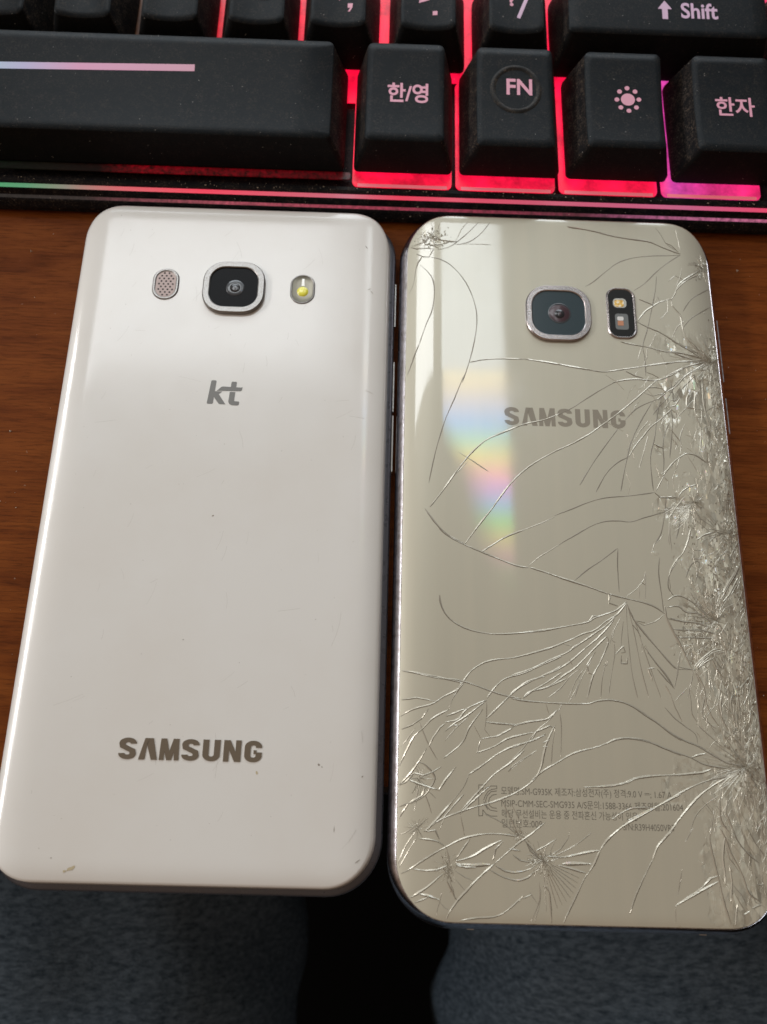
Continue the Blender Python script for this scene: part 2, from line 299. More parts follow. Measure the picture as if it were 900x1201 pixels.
CRACKS = """
1:-20.9,72.3 -22.4,70.1 -23.7,66.8
1:-18.5,72.1 -20.9,69.2 -23.3,66.8 -25.3,65.2 -27.9,64.4
1:-15.8,72.2 -17.8,69.3 -20.0,67.2 -22.2,66.2 -24.0,66.0
1:-23.3,66.1 -19.2,66.3 -15.7,66.2
1:-27.5,71.2 -27.9,69.7 -29.0,68.8
1:-29.4,62.5 -27.0,61.8 -24.8,60.4 -22.7,58.0 -21.0,55.1 -19.8,51.8 -19.1,48.2 -19.2,44.4 -19.9,40.1 -20.9,35.9 -22.4,31.1
1:-31.7,60.6 -30.0,58.6 -28.9,56.6 -28.5,53.2 -29.0,48.8 -30.3,45.1 -31.7,40.5
2:-31.7,40.5 -33.0,37.0 -34.6,32.2
1:-32.7,59.7 -33.3,55.6 -34.3,53.4 -35.1,52.0
2:-31.3,62.8 -32.3,61.2 -32.7,59.5
2:-28.7,64.6 -29.4,63.3 -29.8,62.6
2:-32.6,63.7 -31.1,62.7 -29.6,62.5
3:-30.5,68.8 -29.6,67.7 -28.1,68.1 -27.4,67.1 -24.4,66.7 -23.5,66.8
3:-31.3,67.3 -30.5,65.9 -28.9,65.6 -27.6,64.8
2:-33.9,65.8 -32.6,65.0 -30.4,64.9 -28.7,64.6
3:-29.0,66.6 -27.9,67.1 -25.3,66.7 -27.9,65.8 -29.0,66.6
2:-30.3,69.3 -29.2,68.4 -28.3,67.9
2:-34.9,63.1 -34.4,61.4 -34.8,60.0
2:-20.7,36.1 -18.2,36.7 -14.5,37.2 -8.7,37.3
3:-8.7,37.3 -4.6,36.8 -0.7,36.2
3:-2.3,36.5 1.0,35.9 5.9,35.1
2:5.9,35.1 8.4,34.8 11.7,35.4 15.9,36.2 21.0,37.2 24.3,37.8 28.1,38.2 31.3,38.8
1:5.5,56.0 7.5,57.4 10.3,60.0 13.4,62.6 17.0,64.0 21.4,64.7 24.9,64.9 27.8,65.2
3:2.2,71.8 7.8,70.9 13.9,69.4 17.8,68.9 20.8,68.5 23.8,67.1 27.8,65.5
1:22.7,72.3 23.8,70.5 24.8,68.2 26.8,66.5
1:27.3,71.9 27.7,69.3 27.9,66.3
2:24.8,68.2 26.0,67.7 27.4,66.0
1:16.4,55.3 19.1,57.4 22.0,60.5 24.8,63.0 27.8,65.2
1:27.9,61.8 27.3,59.2 26.0,56.7
2:33.2,62.7 30.8,60.6 28.3,58.8 26.7,57.2 25.6,54.7 24.8,53.5
2:31.7,60.3 29.7,59.2 27.8,57.8 25.9,55.7
2:24.8,53.5 24.9,51.8 26.4,49.4 26.7,46.1 27.4,43.7 28.9,42.0 30.1,40.2
1:34.8,57.7 32.2,55.9 29.2,53.5 27.1,50.4
1:35.1,53.4 31.7,50.9 28.7,48.6 26.8,46.3
1:21.9,59.3 21.4,56.0 21.1,54.5 19.5,48.2 18.7,45.3 17.5,41.5 17.7,38.3 17.6,34.1
2:24.8,53.5 22.2,52.7 20.6,51.6 18.6,50.1 16.7,47.6
2:17.5,53.2 19.2,52.5 20.6,51.8
1:20.6,51.8 21.7,54.1 22.2,52.6
2:16.7,47.4 18.7,46.3 21.6,44.9 24.8,42.7 27.1,41.1 30.1,40.0
2:12.6,42.3 15.5,41.7 18.8,41.1 22.0,40.3 27.0,39.7 30.4,39.1
4:24.5,39.8 27.0,39.0 28.2,38.4
2:13.3,35.1 15.3,34.1 17.0,33.6
2:17.9,35.0 19.1,34.6 20.3,33.8
1:21.2,39.8 22.2,37.0 22.4,34.7
1:18.3,41.1 18.2,38.7 17.2,36.8
2:10.3,32.3 12.8,33.0 15.3,33.3 17.8,33.2 19.8,33.2 22.4,34.1 25.0,35.7 27.6,37.0 31.3,38.3
1:23.9,32.7 26.6,35.1 29.3,37.1
2:33.9,61.4 34.5,60.1 35.0,59.3
1:16.0,37.7 16.8,40.1 17.3,41.5
1:-2.8,23.9 0.9,25.8 4.7,28.5 8.1,30.8 11.5,32.7 14.9,33.3 18.2,33.0 20.7,33.4 23.2,34.5
2:-29.1,2.9 -26.4,6.6 -23.3,11.3 -20.5,15.0 -17.3,18.0 -13.2,20.1 -9.1,21.9 -5.1,23.0 -1.2,24.7
2:-3.1,15.8 0.5,17.6 4.3,19.9 7.2,22.1 11.0,25.1 15.0,28.6 18.9,32.3 20.0,33.1
1:12.4,23.6 14.8,26.1 17.3,27.6 19.9,28.8 21.2,30.2 23.9,32.3 26.4,34.7
1:-21.1,13.2 -22.5,11.7 -23.7,10.2
1:-22.0,32.9 -24.0,27.5 -26.1,22.1 -27.8,16.0 -28.8,11.3 -29.4,8.0
1:-23.3,15.1 -20.5,13.3 -17.0,10.9
2:-30.1,2.5 -27.6,-1.0 -25.2,-3.1 -21.8,-4.9
2:-27.2,-1.8 -24.9,-3.5 -22.0,-5.0 -18.8,-6.3 -15.3,-7.7 -11.6,-9.0 -9.3,-9.3
3:-8.9,-9.3 -5.9,-10.2 -2.9,-11.2 0.1,-12.1 3.5,-13.2 6.4,-14.2
2:6.4,-14.2 9.8,-15.0 13.5,-15.8 15.7,-16.6 17.5,-17.9
2:-22.0,-4.8 -19.1,-0.7 -16.3,3.0 -13.1,7.6 -9.9,11.1 -6.2,13.9 -1.5,16.7
2:-18.6,-6.3 -16.8,-5.1 -13.7,-3.1 -9.8,-1.4
1:-9.8,-1.4 -6.7,-0.1 -3.5,1.5
1:-3.7,1.7 -0.1,3.2 3.5,4.8 7.1,5.9 11.4,6.4 14.6,6.9 17.4,7.4
2:17.4,7.4 18.5,6.4 22.4,6.4
2:21.4,26.8 23.4,27.3 24.6,29.2
2:23.6,6.7 21.5,4.2 19.7,1.7
1:23.9,32.3 22.0,29.1 20.2,27.2 18.4,24.9
1:16.7,30.2 18.7,29.4 21.2,30.2
1:25.9,27.0 24.1,25.1 23.1,23.3
1:27.7,26.7 30.0,26.3 32.5,28.0
1:19.5,11.2 20.4,10.0 20.2,8.3
1:13.8,18.7 15.2,20.9 17.4,23.6
1:20.7,44.9 19.7,42.5 18.8,41.1
1:28.3,58.3 26.2,59.7 24.4,58.1
1:24.0,53.7 23.7,50.3 21.9,48.3
1:27.8,48.5 25.5,46.5 24.0,43.6
1:-9.2,-9.0 -7.3,-7.3 -4.9,-5.7 -2.4,-4.1
1:-3.0,-4.4 0.8,-2.1 4.0,-0.2 6.8,0.8 9.5,1.0 12.0,0.9 15.0,1.9 19.4,3.4 21.5,5.0
1:-0.1,-11.7 2.5,-9.5 5.7,-7.3 8.9,-4.8
1:9.0,-4.8 8.7,-8.6 8.7,-13.8
1:10.8,21.6 8.2,18.1 5.1,13.7 1.9,8.5
1:18.6,28.1 15.8,23.5 13.4,18.7 12.2,14.8 11.1,10.5 10.4,7.4
2:22.5,26.4 19.9,23.9 17.7,22.1 16.0,20.0 14.2,17.8 12.6,15.2
1:12.6,15.2 9.9,13.6 7.8,11.5 6.3,9.1 5.2,7.0
1:17.0,20.1 15.9,16.6 14.6,12.7
1:20.2,28.1 19.3,24.5 18.4,19.7 17.2,15.4 17.1,10.7 17.2,7.8
2:22.5,26.4 23.3,25.6 23.5,23.8
2:20.0,32.8 20.9,31.3 21.6,30.2 19.5,28.5
3:17.8,31.3 19.3,31.5 20.9,31.2
1:22.9,33.2 23.1,30.5 23.3,28.2 25.0,31.0 28.2,34.3
2:27.1,31.3 28.1,30.9 27.6,27.9 27.7,24.8 28.5,21.8 27.8,17.0
2:27.1,31.3 26.1,29.2 25.8,27.0 27.7,26.7
1:21.9,23.3 20.6,20.6 20.0,17.6 19.9,14.2 19.5,11.2
4:18.2,18.2 20.0,17.4
2:22.1,21.6 23.2,19.9 23.7,19.0
2:22.2,19.4 23.1,18.1 22.6,17.2
1:25.1,23.0 23.9,20.3 23.8,17.7 23.4,15.6
2:19.5,11.2 21.5,13.8 23.2,15.3 24.9,16.3 26.9,15.9 28.8,14.5
1:24.9,16.0 26.2,13.5 26.9,11.9
2:17.8,7.8 18.7,9.5 19.7,11.2
1:22.5,26.4 22.5,23.3 22.0,19.8 21.2,15.1
1:16.8,4.9 16.6,2.4
1:19.7,6.2 19.2,3.3 18.1,-1.2 16.5,-3.8
1:21.1,4.6 20.1,1.7 19.5,-2.3 19.6,-3.7
2:29.8,33.0 29.7,28.1 30.2,24.1 30.7,22.4
1:29.3,19.7 28.6,17.0
2:-27.1,-15.4 -26.8,-17.3 -25.8,-19.3 -23.8,-21.0 -20.8,-22.2 -17.1,-22.8 -12.6,-22.6 -8.2,-22.0 -3.1,-21.2
2:-13.0,-22.7 -7.4,-22.0 -2.5,-21.0 2.0,-20.0 3.5,-19.1 7.4,-17.7 8.5,-17.0 10.0,-15.7
2:-36.1,-30.1 -34.6,-30.1 -31.4,-30.7 -27.8,-31.5 -23.8,-31.8 -20.9,-32.5 -17.3,-33.7 -14.0,-34.6 -11.5,-35.0
2:-13.3,-35.0 -10.4,-35.4 -6.8,-35.6 -2.5,-35.7 1.2,-35.6 3.0,-35.1 5.2,-34.8 7.7,-35.1 9.8,-35.9 11.9,-37.3 14.3,-38.8 16.4,-40.5 18.6,-41.9
2:3.0,-35.1 5.6,-34.8 8.1,-35.2 10.2,-36.1 12.6,-37.6 14.7,-39.1 17.1,-40.8 19.5,-42.0 21.5,-42.8 23.2,-43.7 25.3,-44.9 27.3,-45.8 30.3,-46.1
2:-24.5,-35.3 -22.7,-32.4 -20.9,-30.0 -18.6,-28.5 -16.4,-27.8 -12.8,-27.3 -9.0,-26.3 -3.2,-24.4
2:-13.1,-27.4 -9.4,-26.5 -5.7,-25.3 -1.9,-23.7 1.1,-22.3 3.4,-21.5 5.7,-19.7 8.1,-18.2 10.0,-15.9
2:-18.0,-35.1 -16.2,-32.8 -14.3,-31.3 -10.6,-30.1 -6.9,-28.4 -3.4,-26.8
2:-13.2,-30.7 -9.5,-29.4 -5.8,-27.6 -2.4,-26.1 0.7,-24.0 3.0,-22.4 5.7,-20.5 7.7,-18.6
2:-14.0,-35.0 -12.5,-33.4 -9.9,-31.9 -7.0,-30.5 -4.7,-29.4 -3.4,-28.5
2:-6.6,-30.4 -4.0,-29.2 -1.7,-27.7 1.0,-25.4 3.7,-23.2 6.0,-20.9 7.3,-19.3
2:-11.1,-34.9 -9.3,-33.5 -7.0,-32.2 -3.5,-29.9
2:-8.9,-33.4 -6.0,-32.5 -3.0,-30.4 -0.7,-28.8 2.4,-25.8 5.6,-22.7
1:-9.3,-33.5 -7.1,-33.0 -4.5,-31.7
2:-11.1,-34.9 -9.6,-33.6 -6.7,-32.9 -2.6,-31.0
1:-6.4,-34.8 -3.8,-32.8 -1.9,-30.6 0.0,-29.1
1:-3.2,-24.3 -2.0,-24.6 -0.9,-24.8
2:-2.0,-25.9 -0.9,-24.9 0.7,-24.0
2:-1.9,-27.3 -1.4,-28.4
2:2.0,-20.2 3.2,-18.7 4.5,-18.8
3:6.5,-16.0 7.4,-16.3 8.2,-16.6
3:6.6,-14.2 6.5,-16.3
2:7.0,-14.4 6.5,-15.8
1:7.4,-20.3 6.7,-22.3 6.0,-24.6
1:8.6,-18.9 7.3,-21.2 6.6,-23.4 7.3,-23.8
2:5.6,-22.7 5.9,-23.8 4.2,-27.5 2.5,-30.5 1.2,-34.6
2:3.2,-25.7 1.5,-28.3 1.7,-29.8 2.5,-30.1
1:0.8,-29.1 -0.8,-31.3 -2.4,-34.7
1:2.3,-27.6 0.3,-30.9 -1.3,-34.7
1:9.1,-19.3 8.6,-22.3 8.2,-24.9 7.4,-26.0
2:7.2,-26.0 8.8,-24.5 9.1,-25.6 8.3,-25.8
2:8.3,-26.3 8.2,-27.8 9.3,-27.8 9.5,-26.4
2:4.7,-28.2 5.4,-28.2 5.5,-27.1
1:5.3,-27.5 4.3,-30.8 3.8,-34.5
1:7.0,-23.8 7.0,-26.0 6.2,-29.6 5.3,-34.0
1:9.9,-16.2 9.8,-20.0 9.9,-25.2 10.2,-30.3 10.9,-34.3
1:10.1,-16.2 10.9,-20.7 11.5,-25.1 12.1,-29.5 13.1,-34.3
1:10.4,-17.0 11.7,-20.7 12.8,-25.1 14.0,-29.4 15.4,-34.2
2:10.1,-16.2 11.0,-18.8 13.1,-21.8 15.1,-24.3 17.5,-27.2 18.6,-28.5
2:12.9,-24.4 14.5,-26.9 16.9,-30.1 18.0,-32.2
2:15.1,-28.7 16.8,-30.8 18.0,-32.0
2:13.3,-28.7 14.6,-28.5
3:13.3,-28.7 14.0,-30.9
2:13.1,-24.2 13.5,-25.8
3:10.9,-20.2 11.8,-21.3 12.3,-22.5
1:12.4,-23.6 12.4,-25.5
1:17.5,-17.9 15.5,-19.5 13.2,-20.3 11.5,-19.6
3:11.7,-19.4 13.4,-19.7
1:10.0,-14.7 12.2,-13.1 13.9,-11.0 14.2,-9.6
1:14.2,-9.6 14.1,-11.9 13.8,-15.4
2:13.2,-11.7 14.0,-12.1
1:12.8,-12.7 12.6,-15.2
1:17.3,-6.4 16.9,-9.9 17.1,-13.7 17.3,-17.5
1:19.7,-0.7 19.8,-3.5 19.9,-5.5
1:18.4,-1.6 17.6,-2.8 16.5,-3.6 15.6,-6.0
1:21.8,-5.8 20.2,-7.8 19.1,-9.8 18.6,-12.5 19.7,-14.4
2:17.5,-17.9 18.1,-19.8 19.0,-22.0 20.1,-24.2
1:20.1,-24.9 19.3,-27.8 18.4,-31.1
2:18.3,-15.2 19.3,-14.4 20.8,-14.2 23.0,-15.3 25.1,-17.3 26.8,-19.2
2:17.6,-16.4 17.8,-19.0 18.7,-20.9 20.0,-23.8 21.8,-28.5
2:18.0,-16.6 20.3,-16.3 21.7,-17.4 24.3,-17.7 26.7,-19.5
2:18.4,-18.7 21.1,-19.3 24.1,-19.6 26.6,-20.5
2:18.9,-20.9 21.7,-21.0 24.7,-21.1 27.3,-21.6
2:19.3,-22.5 22.3,-22.4 26.1,-22.5
1:19.9,-24.2 22.2,-23.9
1:22.7,-18.9 22.1,-21.2 21.6,-22.3
1:19.9,-24.2 19.2,-28.6 18.1,-32.2
2:19.4,-28.2 21.0,-28.5 22.5,-28.7
2:22.5,-28.5 24.2,-26.6 26.2,-25.3 28.1,-24.7
2:22.9,-28.5 24.9,-27.0 26.4,-26.2
2:24.1,-27.5 24.9,-28.3
2:26.4,-26.2 27.4,-28.0 27.9,-28.3
1:21.5,-27.8 22.4,-25.9 21.7,-24.9 20.8,-26.7
1:22.2,-28.5 21.6,-30.7 20.5,-34.1
1:22.5,-28.8 23.1,-31.7 23.5,-34.0
1:25.3,-6.9 25.3,-2.5 26.6,-1.7 29.0,-0.8
1:28.6,-0.8 27.8,-1.7 29.7,-2.0
1:24.2,-4.6 26.3,-4.9
1:23.8,-6.6 25.3,-6.7 27.1,-4.1
1:22.3,-10.5 23.7,-7.7 25.3,-7.3 24.1,-11.6
1:18.9,-10.2 19.8,-8.6 21.5,-6.2
1:18.9,-10.2 19.0,-13.7
3:34.7,-2.0 32.9,-4.4 32.1,-5.5
4:34.6,-6.4 32.8,-9.2 30.7,-12.1 29.4,-14.1
3:34.8,-8.6 32.9,-11.5 31.3,-13.6
2:28.8,-14.5 28.9,-17.6
2:-34.7,-30.2 -30.4,-30.8 -26.1,-31.6 -22.4,-32.4
2:-34.6,-35.8 -31.4,-35.3 -28.0,-35.9
2:-34.6,-39.0 -32.1,-37.5 -28.4,-36.4 -26.4,-35.1 -23.7,-33.7 -22.4,-32.4
2:-34.5,-41.4 -32.1,-40.3 -30.3,-39.1 -29.1,-37.3
1:-34.5,-44.7 -33.1,-43.1 -31.5,-40.8
2:-34.4,-47.9 -33.1,-45.0 -31.7,-42.4 -30.0,-40.8 -28.2,-39.0 -25.3,-37.4
1:-25.3,-37.4 -24.6,-35.5 -23.9,-33.7
3:-29.0,-44.2 -28.2,-42.5 -26.9,-40.7 -26.0,-40.0
2:-25.9,-39.7 -23.5,-39.1 -21.7,-37.1 -18.1,-35.4
2:-25.7,-38.6 -21.7,-37.0
2:-26.0,-41.4 -24.3,-40.0 -21.7,-38.3 -19.6,-36.7 -18.1,-35.5
3:-24.4,-40.3 -23.4,-40.2
1:-26.0,-43.1 -23.9,-40.7 -21.4,-38.5
2:-26.2,-46.2 -22.8,-43.4 -21.4,-40.6 -18.8,-37.1
1:-18.1,-35.6 -18.1,-38.1 -18.5,-40.9 -17.5,-42.1
1:-20.5,-40.2 -19.3,-42.4
2:-18.2,-39.5 -15.3,-39.7 -12.4,-39.8 -9.5,-39.2 -6.3,-38.5 -4.6,-36.9
2:-18.1,-38.8 -16.7,-37.5 -14.3,-35.2 -12.3,-33.4 -10.0,-31.7 -6.7,-30.7
2:-19.1,-42.5 -16.1,-42.0 -13.5,-40.6 -13.0,-40.0
2:-20.0,-45.1 -16.8,-43.9 -13.9,-42.3 -9.2,-41.1
2:-20.0,-45.1 -19.3,-42.8
2:-21.6,-49.0 -19.0,-47.3 -16.1,-45.2 -13.2,-43.8 -10.4,-42.9 -7.1,-41.6
2:-34.3,-51.1 -32.3,-49.0 -30.6,-46.6 -29.4,-44.5
2:-32.6,-49.5 -31.6,-49.0 -29.9,-49.3 -28.1,-48.6 -26.7,-47.7
3:-32.6,-50.2 -30.5,-50.9 -28.8,-51.4 -27.1,-51.8
3:-27.1,-51.8 -25.7,-49.8 -23.9,-47.6
2:-30.9,-47.0 -29.5,-47.6 -27.9,-49.5 -28.5,-51.2 -29.8,-52.9 -32.2,-54.3
1:-30.7,-50.9 -31.2,-53.3 -31.5,-55.6
1:-30.2,-51.3 -29.1,-53.9 -28.4,-55.8
1:-29.8,-51.3 -28.1,-52.8 -27.6,-53.3
1:-30.8,-39.8 -29.2,-43.5 -27.4,-46.5
2:-34.3,-55.0 -32.6,-54.3 -34.2,-56.7
3:-34.3,-51.2 -33.3,-50.7 -31.9,-49.3
2:-23.2,-55.5 -21.5,-53.7 -19.7,-51.8 -16.9,-48.9 -14.0,-46.9 -11.1,-44.4
1:-21.6,-49.0 -22.5,-51.1 -24.6,-53.7 -27.0,-56.4 -29.8,-59.0
3:-24.6,-53.7 -27.0,-56.4 -29.4,-58.9
2:-29.8,-59.0 -27.0,-57.0 -23.2,-55.5 -20.5,-54.6 -17.0,-53.6 -13.4,-52.2 -11.0,-50.8 -9.2,-49.4
2:-9.8,-49.6 -8.0,-48.2 -5.1,-46.5 -1.8,-44.7 1.8,-43.7 4.4,-42.8 6.2,-42.0 8.7,-41.7 11.6,-42.0 15.1,-43.3 18.3,-44.6
2:2.5,-43.6 5.1,-42.5 7.6,-41.8 10.1,-41.9 13.0,-42.5 15.4,-43.4 17.8,-44.2 20.3,-45.0 22.3,-46.0 24.4,-46.4 26.9,-46.7
3:20.3,-44.9 21.4,-44.5 23.0,-44.1
2:-0.3,-50.7 3.2,-50.4 6.8,-49.9 8.9,-49.0 11.1,-48.5 14.7,-48.2 18.0,-48.2
3:2.1,-50.6 5.7,-50.2 7.8,-49.7 10.0,-48.8 13.6,-48.3 17.1,-48.1 20.0,-47.8 22.2,-47.5 24.0,-46.8
1:-4.7,-37.0 -6.2,-38.8 -8.8,-41.0 -11.4,-44.1 -13.6,-46.2
2:-13.4,-40.2 -10.5,-39.3 -6.9,-38.7 -4.7,-37.0
2:-9.9,-42.9 -8.8,-41.0 -6.2,-39.9 -5.2,-40.2
2:-10.3,-43.0 -8.1,-42.0 -7.0,-41.3
2:-13.5,-44.1 -10.3,-42.9
1:-13.6,-47.9 -11.4,-46.1 -8.9,-44.4
3:-5.2,-39.8 -6.7,-42.6 -7.5,-45.0 -8.1,-47.4 -9.2,-49.4
1:-5.2,-40.2 -5.8,-43.3 -6.2,-47.0
1:-4.2,-37.4 -4.0,-40.1 -4.3,-45.3
2:-7.6,-43.0 -6.3,-42.4
2:-7.6,-43.7 -6.7,-43.6
1:-6.8,-35.7 -6.2,-37.9
1:-3.5,-35.6 -4.5,-37.2
1:-2.5,-35.7 -0.9,-33.1 0.3,-30.5
1:-14.1,-48.2 -13.3,-47.2 -11.2,-45.8 -9.4,-44.9
3:-14.2,-48.2 -13.7,-47.5
2:7.6,-56.2 10.3,-55.0 12.4,-54.0 15.4,-52.5 17.9,-51.1 20.9,-49.7 24.2,-48.6 26.7,-48.2
3:2.2,-61.3 3.3,-59.9 5.9,-57.7 8.4,-56.2 11.3,-54.7 14.3,-53.1 17.7,-51.4
3:-0.0,-65.0 1.1,-63.4 2.2,-61.3
2:-5.5,-74.5 -4.5,-72.4 -2.6,-69.1 -0.9,-66.1 -0.0,-65.0
2:4.6,-56.1 6.4,-55.0 8.6,-54.1 11.7,-53.9
3:14.9,-58.5 16.4,-56.5 18.7,-54.0 21.1,-51.7 23.7,-49.9 26.3,-48.5
3:11.6,-62.7 12.6,-60.6 14.1,-59.1 16.4,-56.7
2:6.9,-71.6 7.9,-69.1 9.8,-65.7 11.6,-62.7
1:18.7,-58.2 20.0,-55.3 22.0,-53.3 24.6,-51.6
1:22.5,-58.1 23.6,-54.5 24.4,-53.2
1:16.5,-65.9 15.5,-68.7
2:25.5,-49.9 24.8,-52.6 24.7,-55.8 26.0,-57.7
2:26.3,-51.9 25.7,-54.5 26.8,-57.4
1:28.1,-51.8 28.1,-55.1 28.5,-58.2
1:29.9,-51.8 30.7,-55.1 31.5,-58.1
2:-30.6,-60.2 -28.7,-60.3 -27.2,-60.6 -26.0,-61.3
2:-34.9,-66.7 -32.7,-65.7 -29.4,-63.5 -26.0,-61.6 -22.6,-60.0 -19.1,-59.2 -15.7,-59.1 -12.9,-59.4
3:-24.0,-63.8 -21.2,-63.0 -18.5,-61.5 -15.7,-60.1
2:-21.5,-60.1 -22.9,-62.0 -24.1,-63.6
4:-24.0,-64.3 -20.9,-64.4 -17.8,-64.2
4:-24.0,-64.5 -22.3,-64.7 -20.4,-64.7
1:-24.1,-65.4 -22.3,-66.4 -20.6,-67.0
2:-31.7,-65.3 -29.4,-65.5 -27.3,-65.3 -25.7,-64.6
3:-33.3,-70.7 -31.0,-69.4 -29.0,-68.1 -27.3,-66.7 -26.3,-65.9
2:-33.0,-71.1 -31.3,-70.8 -29.3,-70.0 -28.8,-69.6
3:-30.7,-69.3 -28.8,-69.6 -26.8,-70.2
1:-26.8,-70.5 -26.0,-71.4 -25.0,-71.8
3:-25.3,-72.3 -23.6,-70.1 -21.9,-68.4 -20.2,-66.7 -17.1,-64.1
2:-17.1,-64.1 -15.1,-62.5 -12.6,-60.5 -10.2,-58.9 -7.7,-56.9
2:-26.0,-74.0 -25.3,-72.3
2:-25.0,-74.0 -22.6,-73.3 -20.0,-72.9 -16.9,-72.6 -14.6,-71.4 -12.5,-69.6
3:-12.9,-70.2 -12.0,-69.1
1:-27.6,-73.6 -27.2,-71.4 -26.5,-69.0
2:-25.6,-67.1 -24.3,-69.5 -23.6,-70.4
1:-25.1,-67.1 -24.5,-68.6 -24.1,-70.1
1:-24.0,-66.8 -22.3,-68.6
1:-25.0,-65.2 -25.3,-63.0 -25.8,-61.2
1:-12.6,-59.3 -13.9,-56.4 -15.6,-53.2
1:-12.6,-59.3 -15.6,-57.1 -19.1,-55.6
3:-12.5,-57.2 -12.2,-56.9
1:-12.4,-58.9 -12.5,-56.4 -13.8,-53.8
2:-11.6,-59.9 -10.2,-61.4 -8.9,-63.0
2:-15.4,-60.3 -16.8,-61.6 -17.3,-63.5
2:-13.5,-61.8 -12.3,-61.8 -14.4,-61.5
2:-16.8,-64.4 -15.1,-65.2 -13.1,-65.4 -11.0,-64.9 -9.8,-64.3
2:-17.8,-65.1 -15.8,-66.1 -13.1,-66.7 -11.1,-66.2 -10.0,-65.2
2:-13.7,-62.5 -12.3,-63.4 -10.0,-63.8
1:-9.1,-67.0 -9.1,-69.5 -10.2,-72.3 -11.4,-74.3
1:-10.4,-74.3 -9.2,-70.7 -8.8,-68.3
2:-8.4,-67.6 -7.4,-68.5 -7.1,-74.2
1:-10.8,-68.6 -9.5,-70.4
2:-10.5,-68.9 -12.0,-69.6
2:-29.4,-59.0 -27.7,-58.7 -27.0,-60.2
1:-34.1,-65.3 -32.1,-61.7 -31.1,-60.1
1:-34.4,-65.0 -33.1,-61.8 -31.1,-58.8
2:-32.9,-54.3 -34.2,-57.0 -34.9,-57.7
2:-28.4,-57.7 -26.4,-56.7 -24.6,-54.7 -22.5,-52.4
2:-23.1,-55.7 -19.7,-52.6 -17.6,-50.9
1:-23.2,-55.7 -22.6,-58.5 -22.4,-59.7
1:-26.0,-56.4 -26.9,-58.6
3:-29.5,-50.9 -30.2,-52.9 -32.6,-54.3
1:-35.0,-60.0 -33.2,-59.4 -31.8,-58.5 -30.8,-57.5
2:-7.4,-62.6 -4.7,-62.7 -2.3,-62.2 1.9,-61.4
3:-4.4,-62.7 -0.2,-61.8 2.1,-61.4
4:-4.8,-63.8 -2.0,-63.7 0.5,-63.7
3:-5.8,-64.0 -3.1,-64.6 -0.7,-65.2
1:-7.1,-62.6 -5.0,-61.3 -3.5,-59.4 -3.3,-58.4
1:-6.8,-62.8 -2.6,-60.8 0.7,-58.5
2:-9.5,-61.7 -7.7,-60.9 -5.8,-59.7
1:-7.1,-62.3 -6.5,-61.0 -6.0,-60.1
2:-11.3,-60.2 -10.5,-61.8 -9.2,-62.7
2:15.1,-70.2 17.4,-68.8 19.3,-67.8 20.4,-66.9
3:15.1,-70.2 19.9,-67.7 23.1,-66.1
3:20.2,-67.1 21.8,-65.6 23.1,-65.2
1:15.1,-70.2 14.9,-73.1
1:19.5,-57.1 17.8,-59.6
1:16.8,-64.2 15.6,-68.5
2:22.8,-57.0 22.3,-58.7 22.6,-61.8 23.2,-65.4 23.6,-68.0 24.0,-70.2 24.7,-72.9
2:24.3,-57.0 25.2,-58.9 25.9,-61.3 27.0,-63.4 27.8,-65.4 28.5,-67.9 30.3,-69.1
1:25.2,-60.2 25.6,-62.3 26.2,-63.0 27.2,-64.5
3:25.1,-58.7 24.4,-62.1 24.5,-64.6 24.3,-66.5
3:25.5,-63.4 25.6,-66.1 25.1,-69.2
3:26.2,-69.6 25.5,-73.0
1:25.7,-67.5 26.5,-69.2 27.7,-71.2
1:25.6,-66.4 27.2,-68.2 27.9,-69.9
2:26.8,-57.3 27.4,-59.2 28.9,-61.1 30.9,-62.8
1:28.1,-56.9 29.1,-59.8 30.6,-61.8
1:29.4,-56.9 30.9,-59.7 32.8,-62.2
2:28.5,-67.9 28.7,-69.7
4:30.5,-66.5 31.5,-66.5
4:28.9,-70.3 30.5,-69.7
3:27.3,-71.3 28.3,-70.8
2:18.9,-10.3 19.6,-8.6 20.9,-6.7 22.2,-5.3 23.4,-2.8 24.3,0.1
2:19.5,6.4 20.9,6.6 22.1,6.4
2:22.1,6.4 23.2,7.9 24.7,8.9 26.1,9.4
2:26.3,11.0 26.5,9.2 26.5,8.5
1:20.1,0.9 19.8,-1.5 19.9,-5.3
1:21.8,5.6 20.8,4.8 20.0,1.4
1:22.6,6.9 22.1,3.9 22.1,1.0 21.1,-2.4
1:27.1,2.6 28.5,1.4 29.3,0.3
1:27.9,2.9 29.2,1.2 29.3,0.0
2:29.2,-0.7 30.7,-0.8 31.1,-1.5
2:25.3,-2.5 26.7,-1.5 28.2,-0.9 29.5,-0.7
1:26.2,-4.7 24.4,-4.7 24.0,-6.4 26.0,-6.6
3:33.4,-1.3 34.4,-2.1 32.1,-5.7
4:34.8,-5.9 32.9,-8.7 31.0,-11.2 29.6,-13.2
3:33.4,-9.8 32.0,-11.9 30.7,-13.8 29.2,-15.3
3:33.9,-10.3 33.0,-12.2
2:27.9,-9.1 27.7,-12.1 27.6,-14.4
2:22.3,40.3 24.3,40.3 27.2,39.7 29.7,39.0
2:24.0,42.9 26.9,41.3 29.8,39.3
1:27.8,42.8 29.2,41.2 30.4,40.2
2:22.0,37.1 24.8,37.8 28.1,38.0 30.7,38.2
2:21.7,33.9 24.1,35.4 26.4,36.6 30.4,38.0
2:21.4,30.3 23.8,31.8 26.2,34.4 29.0,36.4 30.7,37.7
2:17.9,-18.6 18.6,-20.6 19.5,-23.0 20.5,-25.0
2:17.9,-18.8 20.8,-19.3 23.7,-19.5 26.3,-20.4
2:19.0,-20.9 21.7,-20.9 24.0,-20.8 26.9,-21.4
2:19.4,-22.5 22.7,-22.4 27.0,-22.4
